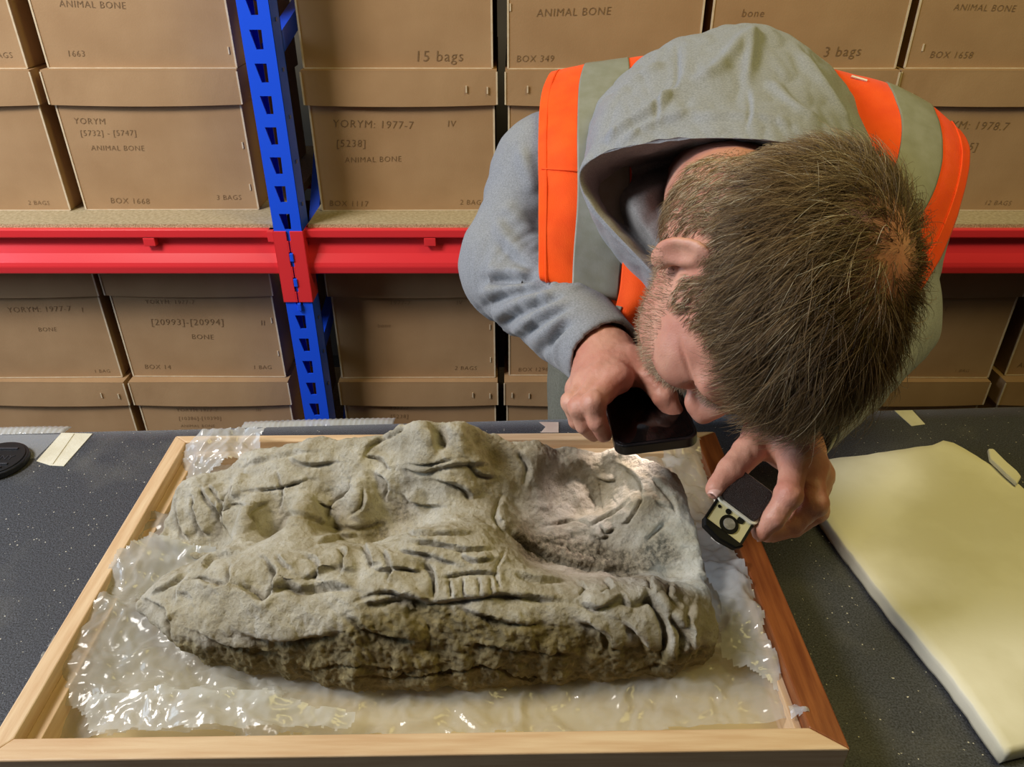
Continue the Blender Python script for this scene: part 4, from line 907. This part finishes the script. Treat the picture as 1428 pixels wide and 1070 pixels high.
# ---- hands
def hand(wrist, fore, pts, fingers, thumb, web, h_=.0013, rs=1.0):
    allp = np.array([wrist]+[p for f in fingers for p in f]+list(thumb)); s = SDF(allp.min(0)-.035, allp.max(0)+.03, h_)
    s.cap(wrist-fore*.05, wrist, .027*rs, .0265*rs); mc = [f[0] for f in fingers]
    for i, m_ in enumerate(mc): s.cap(wrist+(m_-wrist)*.12, m_, .0215*rs, (.0125, .0125, .0118, .0108)[i]*rs, .014)
    for a, b in zip(mc[:-1], mc[1:]): s.cap(a, b, .0110*rs, .0105*rs, .008)
    s.cap(wrist+(thumb[0]-wrist)*.1, thumb[0], .021*rs, .0165*rs, .014); s.cap(thumb[0], (mc[0]+thumb[0])*.5*.6+.4*(mc[0]*.55+wrist*.45), .013*rs, .012*rs, .012)
    rr = [(.0108, .0098, .0086, .0074), (.0108, .0098, .0086, .0075), (.0102, .0092, .0082, .0070), (.0094, .0084, .0074, .0064)]
    for f, r in zip(fingers, rr):
        r = np.array(r)*rs; s.cap(f[0], f[1], r[0], r[1], .006); s.cap(f[1], f[2], r[1]*1.0, r[2], .002); s.cap(f[2], f[3], r[2], r[3], .002)
        s.ell(f[1], np.eye(3), np.full(3, r[1]*1.10), .003)
    s.cap(thumb[0], thumb[1], .0150*rs, .0125*rs, .010); s.cap(thumb[1], thumb[2], .0125*rs, .0112*rs, .003); s.cap(thumb[2], thumb[3], .0112*rs, .0085*rs, .003)
    V, F = s.mesh(1); V = V+vnormals(V, F)*(.0005*fbm(V*130, 2))[:, None]; return V, F
def nail(tip, dirv, nrm, parent, w=.0058):
    dirv = dirv/np.linalg.norm(dirv); nrm = nrm-(nrm@dirv)*dirv; nrm /= np.linalg.norm(nrm); sd = np.cross(dirv, nrm)
    G = np.zeros((7, 7, 3))
    for i in range(7):
        for j in range(7):
            a = (i-3)/3; b = (j-3)/3; G[i, j] = tip+dirv*(a*w*1.15)+sd*(b*w*(1-.18*max(0, a)**2))+nrm*(.0009-.0028*b*b-.0006*a*a)
    V, F = shell(G, .0008); return link('fingernail', npmesh('nail', V, F), 'nail', parent, smooth=True)
# his right hand (on the phone)
R_f = [[P(862,528,.705), P(828,562,.672), P(833,588,.676), P(842,606,.689)],
       [P(838,528,.712), P(809,568,.684), P(815,592,.692), P(828,605,.706)],
       [P(818,535,.728), P(798,562,.704), P(805,586,.712), P(819,598,.724)],
       [P(806,543,.745), P(796,560,.724), P(804,580,.730), P(815,590,.738)]]
R_t = [P(880,510,.735), P(908,527,.715), P(927,553,.705), P(941,577,.705)]
foreL = (wL-eL)/np.linalg.norm(wL-eL); V, F = hand(P(844,494,.770), foreL, None, R_f, R_t, None); addbody(V, F); hand1 = V
L_f = [[P(1108,640,.632), P(1100,690,.606), P(1080,722,.608), P(1061,742,.616)],
       [P(1130,650,.640), P(1136,702,.622), P(1108,730,.628), P(1070,744,.632)],
       [P(1139,662,.656), P(1138,712,.642), P(1108,735,.648), P(1078,745,.652)],
       [P(1138,676,.672), P(1130,718,.664), P(1108,736,.668), P(1085,744,.670)]]
L_t = [P(1066,607,.672), P(1043,630,.650), P(1019,658,.634), P(999,682,.622)]
foreR = (wR-eR)/np.linalg.norm(wR-eR); V, F = hand(P(1094,600,.690), foreR, None, L_f, L_t, None, rs=1.02); addbody(V, F)
body = link('body', npmesh('body', np.concatenate(BVs), np.concatenate(BFs)), 'skin', man, smooth=True)
for f in (R_f[0],): nail(f[3]+(CAM-f[3])/np.linalg.norm(CAM-f[3])*.0064+(f[3]-f[2])*.05, f[3]-f[2], CAM-f[3], body, .0045)
nrm = CAM-L_t[3]; nail(L_t[3]+nrm/np.linalg.norm(nrm)*.0072, L_t[3]-L_t[2], nrm-cr*.3, body, .0055)
nrm = CAM-L_f[1][3]-cu*.3; nail(L_f[1][3]+nrm/np.linalg.norm(nrm)*.0066-cr*.004, L_f[1][3]-L_f[1][2], nrm, body, .0045)
# ---- wrist watch
wd = foreR; wc = wR+wd*.016; a1 = np.cross(wd, [0, 0, 1.]); a1 /= np.linalg.norm(a1); a2 = np.cross(a1, wd)
G = np.zeros((5, 49, 3)); 
for i in range(5):
    for j in range(49):
        an = 2*math.pi*j/48; G[i, j] = wc+wd*((i-2)*.0055)+(.0305-.0006*abs(i-2))*(math.cos(an)*a1+math.sin(an)*a2)
V, F = shell(G, -.0035 if False else .0035); wt = link('watch_strap', npmesh('strap', V, F), 'black_plastic', man, smooth=True); wt['label'] = 'black wrist watch strap'
fcn = (a2*.85+a1*.5); fcn /= np.linalg.norm(fcn); fs1 = np.cross(fcn, wd); b = BM(); c0 = wc+fcn*.0315
b.hexa([c0+wd*x*.011+fs1*y*.016 for x, y in ((-1,-1),(1,-1),(1,1),(-1,1))], [c0+wd*x*.010+fs1*y*.015+fcn*.006 for x, y in ((-1,-1),(1,-1),(1,1),(-1,1))]); b.build('watch_case', 'black_plastic', wt, bevel=.002)
# ---- hair
def hairmat(name, cols):
    m = bpy.data.materials.new(name); m.use_nodes = True; MATS[name] = m; nt = m.node_tree; b = nt.nodes['Principled BSDF']; b.inputs['Roughness'].default_value = .38; b.inputs['Specular IOR Level'].default_value = .45
    a = nt.nodes.new('ShaderNodeAttribute'); a.attribute_name = 'tone'; r = nt.nodes.new('ShaderNodeValToRGB')
    r.color_ramp.elements[0].color = lin(cols[0]); r.color_ramp.elements[1].color = lin(cols[-1])
    for i, c in enumerate(cols[1:-1]): e = r.color_ramp.elements.new((i+1)/(len(cols)-1)); e.color = lin(c)
    nt.links.new(a.outputs['Fac'], r.inputs[0]); nt.links.new(r.outputs[0], b.inputs['Base Color'])
hairmat('hair', ['#3f2e1c', '#5d472c', '#7d623f', '#a08861', '#d3c5a6']); hairmat('beard', ['#6b5540', '#a08566', '#cdb99a'])
def strands(roots, dirs_fn, length, seg, rad, tone, name, m, parent):
    """grow thin three-sided strands step by step"""
    n = len(roots); pos = roots.copy(); P_ = [pos]; d = None
    for k in range(seg): d = dirs_fn(pos, k/seg, d); pos = pos+d*(length/seg)[:, None]; P_.append(pos)
    P_ = np.stack(P_, 1); T = np.gradient(P_, axis=1); T /= np.linalg.norm(T, axis=2, keepdims=True)+1e-9
    up = np.array([.37, .61, .70]); A = np.cross(T, up); A /= np.linalg.norm(A, axis=2, keepdims=True)+1e-9; Bv = np.cross(T, A)
    rr = rad[:, None]*np.linspace(1, .35, seg+1)[None]; V = []
    for a in range(3): an = 2*math.pi*a/3; V.append(P_+rr[..., None]*(math.cos(an)*A+math.sin(an)*Bv))
    V = np.stack(V, 2).reshape(-1, 3); base = (np.arange(n)*(seg+1)*3)[:, None, None]
    q = []
    for k in range(seg):
        for a in range(3): q.append([k*3+a, k*3+(a+1) % 3, (k+1)*3+(a+1) % 3, (k+1)*3+a])
    Q = (base+np.array(q)[None]).reshape(-1, 4); me = npmesh(name, V, Q); attr(me, 'tone', np.repeat(tone, (seg+1)*3)); return link(name, me, m, parent, smooth=True)
def loc(p): r = p-HC; return np.stack([r@HF_, r@HR_, r@HU_], 1)/SKR
nh = 46000; N_h = vnormals(HEADV, HEADF); zl_ = loc(HEADV); zn = zl_/np.linalg.norm(zl_, axis=1)[:, None]
f_, r_, u_ = zn.T
line = np.where(f_ > 0, np.interp(f_, [0, .25, .45, .60, .75, .9, 1], [-.28, -.46, -.12, .20, .40, .42, .42]), np.interp(f_, [-1, -.5, -.2, 0], [-1, -.95, -.85, -.28]))
line = line+.05*fbm(zn*5, 2)
keep = (u_ > line) & (np.linalg.norm(zl_, axis=1) < 1.6)
keep &= ~((np.abs(f_+.06) < .13) & (u_ < -.10) & (u_ > -.62))
hl_ = zl_*SKR; keep &= ~((np.abs(hl_[:, 1]) > .060) & (hl_[:, 0] > -.026) & (hl_[:, 0] < .006) & (hl_[:, 2] < -.004) & (hl_[:, 2] > -.064))
WH = np.array([-.22, .04, .97]); WH /= np.linalg.norm(WH)                  # crown whorl, thin there
ids = RNG.choice(np.where(keep)[0], nh); z = zn[ids]; roots = HEADV[ids]+RNG.normal(size=(nh, 3))*.0009-N_h[ids]*.0006
dw = np.arccos(np.clip(z@WH, -1, 1)); k2 = RNG.random(nh) < np.clip(.06+dw/.75, 0, 1)
z, roots, dw = z[k2], roots[k2], dw[k2]; f_, r_, u_ = z.T; n = len(z)
top_ = sstep(.15, .75, u_); fr = sstep(-.1, .7, f_)
length = (.012+.016*sstep(-.2, .5, u_)+.034*top_*fr+.012*top_)*RNG.uniform(.7, 1.2, n)*np.clip(.35+dw/.5, .4, 1)*(1-.35*sstep(-.2, -.6, r_))
cl = fbm(z*6, 2); cl2 = fbm(z*13+9, 2); cl3 = fbm(z*11+31, 2); cl4 = fbm(z*24+5, 2); jit = RNG.normal(size=(n, 3))
lift = .22+.35*RNG.random(n)+.9*np.clip(cl2, -.3, .6)
def hdir(pos, t, prev):
    e = loc(pos); nn = (e/SKR)@np.array(AX); nn /= np.linalg.norm(nn, axis=1)[:, None]
    ed = e/np.linalg.norm(e, axis=1)[:, None]; whw = WH@np.array(AX); away = -(whw-(nn@whw)[:, None]*nn); away /= np.linalg.norm(away, axis=1)[:, None]+1e-6
    sw = np.cross(nn, away); fl = away+(.45+.9*cl)[:, None]*sw*(.6+.4*t)+.55*(fr*top_)[:, None]*(HF_*.6+HR_*.55)+.15*np.array([0, 0, -1.])
    fl = fl+.9*np.stack([cl2, -cl3, cl3*.6], 1)+.25*jit
    fl -= (fl*nn).sum(1)[:, None]*nn; fl /= np.linalg.norm(fl, axis=1)[:, None]+1e-6
    hgt = np.linalg.norm(e, axis=1)-1
    rise = np.clip(lift*(1-1.1*t), -.05, 1)
    d = fl+rise[:, None]*nn; return d/np.linalg.norm(d, axis=1)[:, None]
tone = np.clip(.36+.20*RNG.normal(size=n)+.15*cl+.35*cl4+.12*sstep(.5, -.5, u_)+.22*sstep(.3, -.3, u_)*RNG.random(n)+.25*(RNG.random(n) > .93), 0, 1)
hair = strands(roots, hdir, length, 6, RNG.uniform(.00014, .00030, n), tone, 'hair', 'hair', body); hair['label'] = 'short tousled brown hair, thin at the crown'
# stubble along the jaw
N_h = vnormals(HEADV, HEADF); e = (HEADV-HC); lf, lr, lu = e@HF_, e@HR_, e@HU_
m_ = (lu < -.045) & (lf > -.01) & (lu > -.135) & ((np.abs(lr) > .036) | (lu < -.068)) & (lu < -.045-.25*np.maximum(0, lf-.03)*1.2); ids = np.where(m_)[0]; ids = RNG.choice(ids, min(5200, len(ids)), replace=False)
bn_ = N_h[ids]; rt = HEADV[ids]; nb2 = len(ids)
bdir = lambda pos, t, prev: (lambda d: d/np.linalg.norm(d, axis=1)[:, None])(bn_*.9+.5*(-HU_)+.35*bjit)
bjit = RNG.normal(size=(nb2, 3))
strands(rt, bdir, RNG.uniform(.003, .007, nb2), 2, np.full(nb2, .00020), np.clip(.5+.3*RNG.normal(size=nb2), 0, 1), 'beard', 'beard', body)
for sg in (-1, 1):
    bt = (lu > -.022) & (lu < -.010) & (lf > .08) & (sg*lr > .012) & (sg*lr < .05); ids = np.where(bt)[0]
    if not len(ids): continue
    ids = RNG.choice(ids, min(250, len(ids)), replace=False); bn_ = N_h[ids]; bjit = RNG.normal(size=(len(ids), 3))*.5
    strands(HEADV[ids], bdir, np.full(len(ids), .006), 2, np.full(len(ids), .00025), np.full(len(ids), .2), 'eyebrow', 'beard', body)

# ------------------------------------------------------------------ phone
mat('phone_glass', '#050506', rough=.06, spec=.6); mat('phone_case', '#0b0b0d', rough=.3, spec=.55)
def rrect(w, l, r, n=6):
    o = []
    for cx_, cy_, a0 in ((w-r, l-r, 0), (-w+r, l-r, 90), (-w+r, -l+r, 180), (w-r, -l+r, 270)):
        for k in range(n+1): a = math.radians(a0+90*k/n); o.append((cx_+r*math.cos(a), cy_+r*math.sin(a)))
    return o
n1, n2, fm = P(862, 627, .675), P(971, 613, .672), P(850, 524, .772)
e1 = n2-n1; PW = .0365; e1 /= np.linalg.norm(e1); mid = (n1+n2)/2; e2 = fm-mid; e2 -= (e2@e1)*e1; e2 /= np.linalg.norm(e2); e3 = np.cross(e1, e2)
PC = mid+e2*.073
ph = thing('smartphone', 'black smartphone in a dark case gripped above the cast', 'phone', tuple(PC))
def placed(bm, name, m, parent, origin, A, bevel=0, smooth=False):
    bm.v = [tuple(origin+x*A[0]+y*A[1]+z*A[2]) for x, y, z in bm.v]; return bm.build(name, m, parent, bevel=bevel, smooth=smooth)
pa_ = (e1, e2, e3)
placed(BM().prism(rrect(PW, .0755, .011), -.0065, .0045), 'case', 'phone_case', ph, PC, pa_, bevel=.0018, smooth=False)
placed(BM().prism(rrect(PW-.0032, .0725, .009), .0045, .0049), 'screen', 'phone_glass', ph, PC, pa_)
placed(BM().box((-PW-.0006, -.035, -.0025), (-PW+.001, -.023, .0005)), 'side_button', 'phone_case', ph, PC, pa_, bevel=.0004)
lp = PC+e2*.030-e3*.0075+e1*.015
placed(BM().prism([(.015+.004*math.cos(2*math.pi*k/16), .030+.004*math.sin(2*math.pi*k/16)) for k in range(16)], -.0072, -.0064), 'torch_lens', 'white_print', ph, PC, pa_)
def spot(name, loc_, target, power, angle, col, blend=.6, size=.004):
    l = bpy.data.lights.new(name, 'SPOT'); l.energy = power; l.spot_size = math.radians(angle); l.spot_blend = blend; l.color = col; l.shadow_soft_size = size
    o = bpy.data.objects.new(name, l); COL.objects.link(o); o.location = loc_; o.rotation_euler = (Vector(target)-Vector(loc_)).to_track_quat('-Z', 'Y').to_euler(); return o
spot('phone_torch', lp-e3*.004, PZ(845, 705, .985), 1.3, 62, (1.0, .84, .80), .9, .008)

# ------------------------------------------------------------------ pocket loupe
mat('loupe_white', '#e4dfc9', rough=.4); mat('loupe_cream', '#d6cfa0', rough=.45); mat('loupe_fur', '#120c08', '#2b1a10', 900, .35, .9, 1400, spec=.5, stretch=(1, 1, .2))
mat('lens_glass', '#9a968f', '#6c6966', 200, .3, spec=.2); mat('loupe_black', '#060708', rough=.55, spec=.2)
Lp, Bp, Tp, Rp = P(1003,692,.612), P(1055,731,.606), P(1037,657,.628), P(1078,684,.622)
a1 = Bp-Lp; LW = np.linalg.norm(a1)/2; a1 /= 2*LW; a2 = (Tp+Rp)/2-(Lp+Bp)/2; a2 -= (a2@a1)*a1; LL = np.linalg.norm(a2); a2 /= LL; a3 = np.cross(a1, a2)
if a3@(CAM-Lp) < 0: a3 = -a3
LO = (Lp+Bp)/2; la = (a1, a2, a3)
lou = thing('pocket_loupe', 'slide-out pocket loupe with a cream lens plate and a dark textured cover', 'loupe', tuple(LO))
mv = lambda pts: [(x, y+LL/2) for x, y in pts]
placed(BM().prism(mv(rrect(LW+.0012, LL/2+.0012, .005)), -.012, -.0022), 'case', 'loupe_white', lou, LO, la, bevel=.0012)
placed(BM().prism(mv(rrect(LW-.0006, LL/2-.0006, .005)), -.0022, .0002), 'cover', 'loupe_fur', lou, LO, la, bevel=.001)
pl_ = placed(BM().box((-LW+.002, -.0215, -.0075), (LW-.001, .004, -.0050)), 'lens_plate', 'loupe_cream', lou, LO, la)
circ = lambda cx_, cy_, r, n_=22: [(cx_+r*math.cos(2*math.pi*k/n_), cy_+r*math.sin(2*math.pi*k/n_)) for k in range(n_)]
rg = placed(BM().prism(circ(.001, -.0125, .0078), -.0051, -.0042), 'lens_ring', 'loupe_black', pl_, LO, la)
placed(BM().prism(circ(.001, -.0125, .0050), -.0043, -.0036), 'lens', 'lens_glass', pl_, LO, la, bevel=.0006)
for x_, y_, r_h in ((-.0125, -.0045, .0014), (-.0045, -.0035, .0024), (.0070, -.0032, .0030)): placed(BM().prism(circ(x_, y_, r_h, 14), -.0051, -.0044), 'sight_hole', 'loupe_black', pl_, LO, la)
ecp = [(-LW-.0005, -.0205), (-LW+.003, -.0270), (0, -.0295), (LW-.003, -.0270), (LW+.0015, -.0205)]
placed(BM().prism(ecp, -.0100, -.0028), 'end_cap', 'loupe_black', lou, LO, la, bevel=.0012)
for sx in (-1, 1): placed(BM().box((min(sx*(LW-.0022), sx*(LW-.0002)), -.021, -.0082), (max(sx*(LW-.0022), sx*(LW-.0002)), .003, -.0044)), 'slide_rail', 'loupe_black', lou, LO, la)
placed(BM().box((-.004, -.0285, -.0112), (.004, -.0235, -.0100)), 'lamp_window', 'white_print', lou, LO, la)
spot('loupe_lamp', LO-a2*.026-a3*.014, PZ(958, 775, .975), .22, 70, (.72, .86, 1.0), .8, .003)
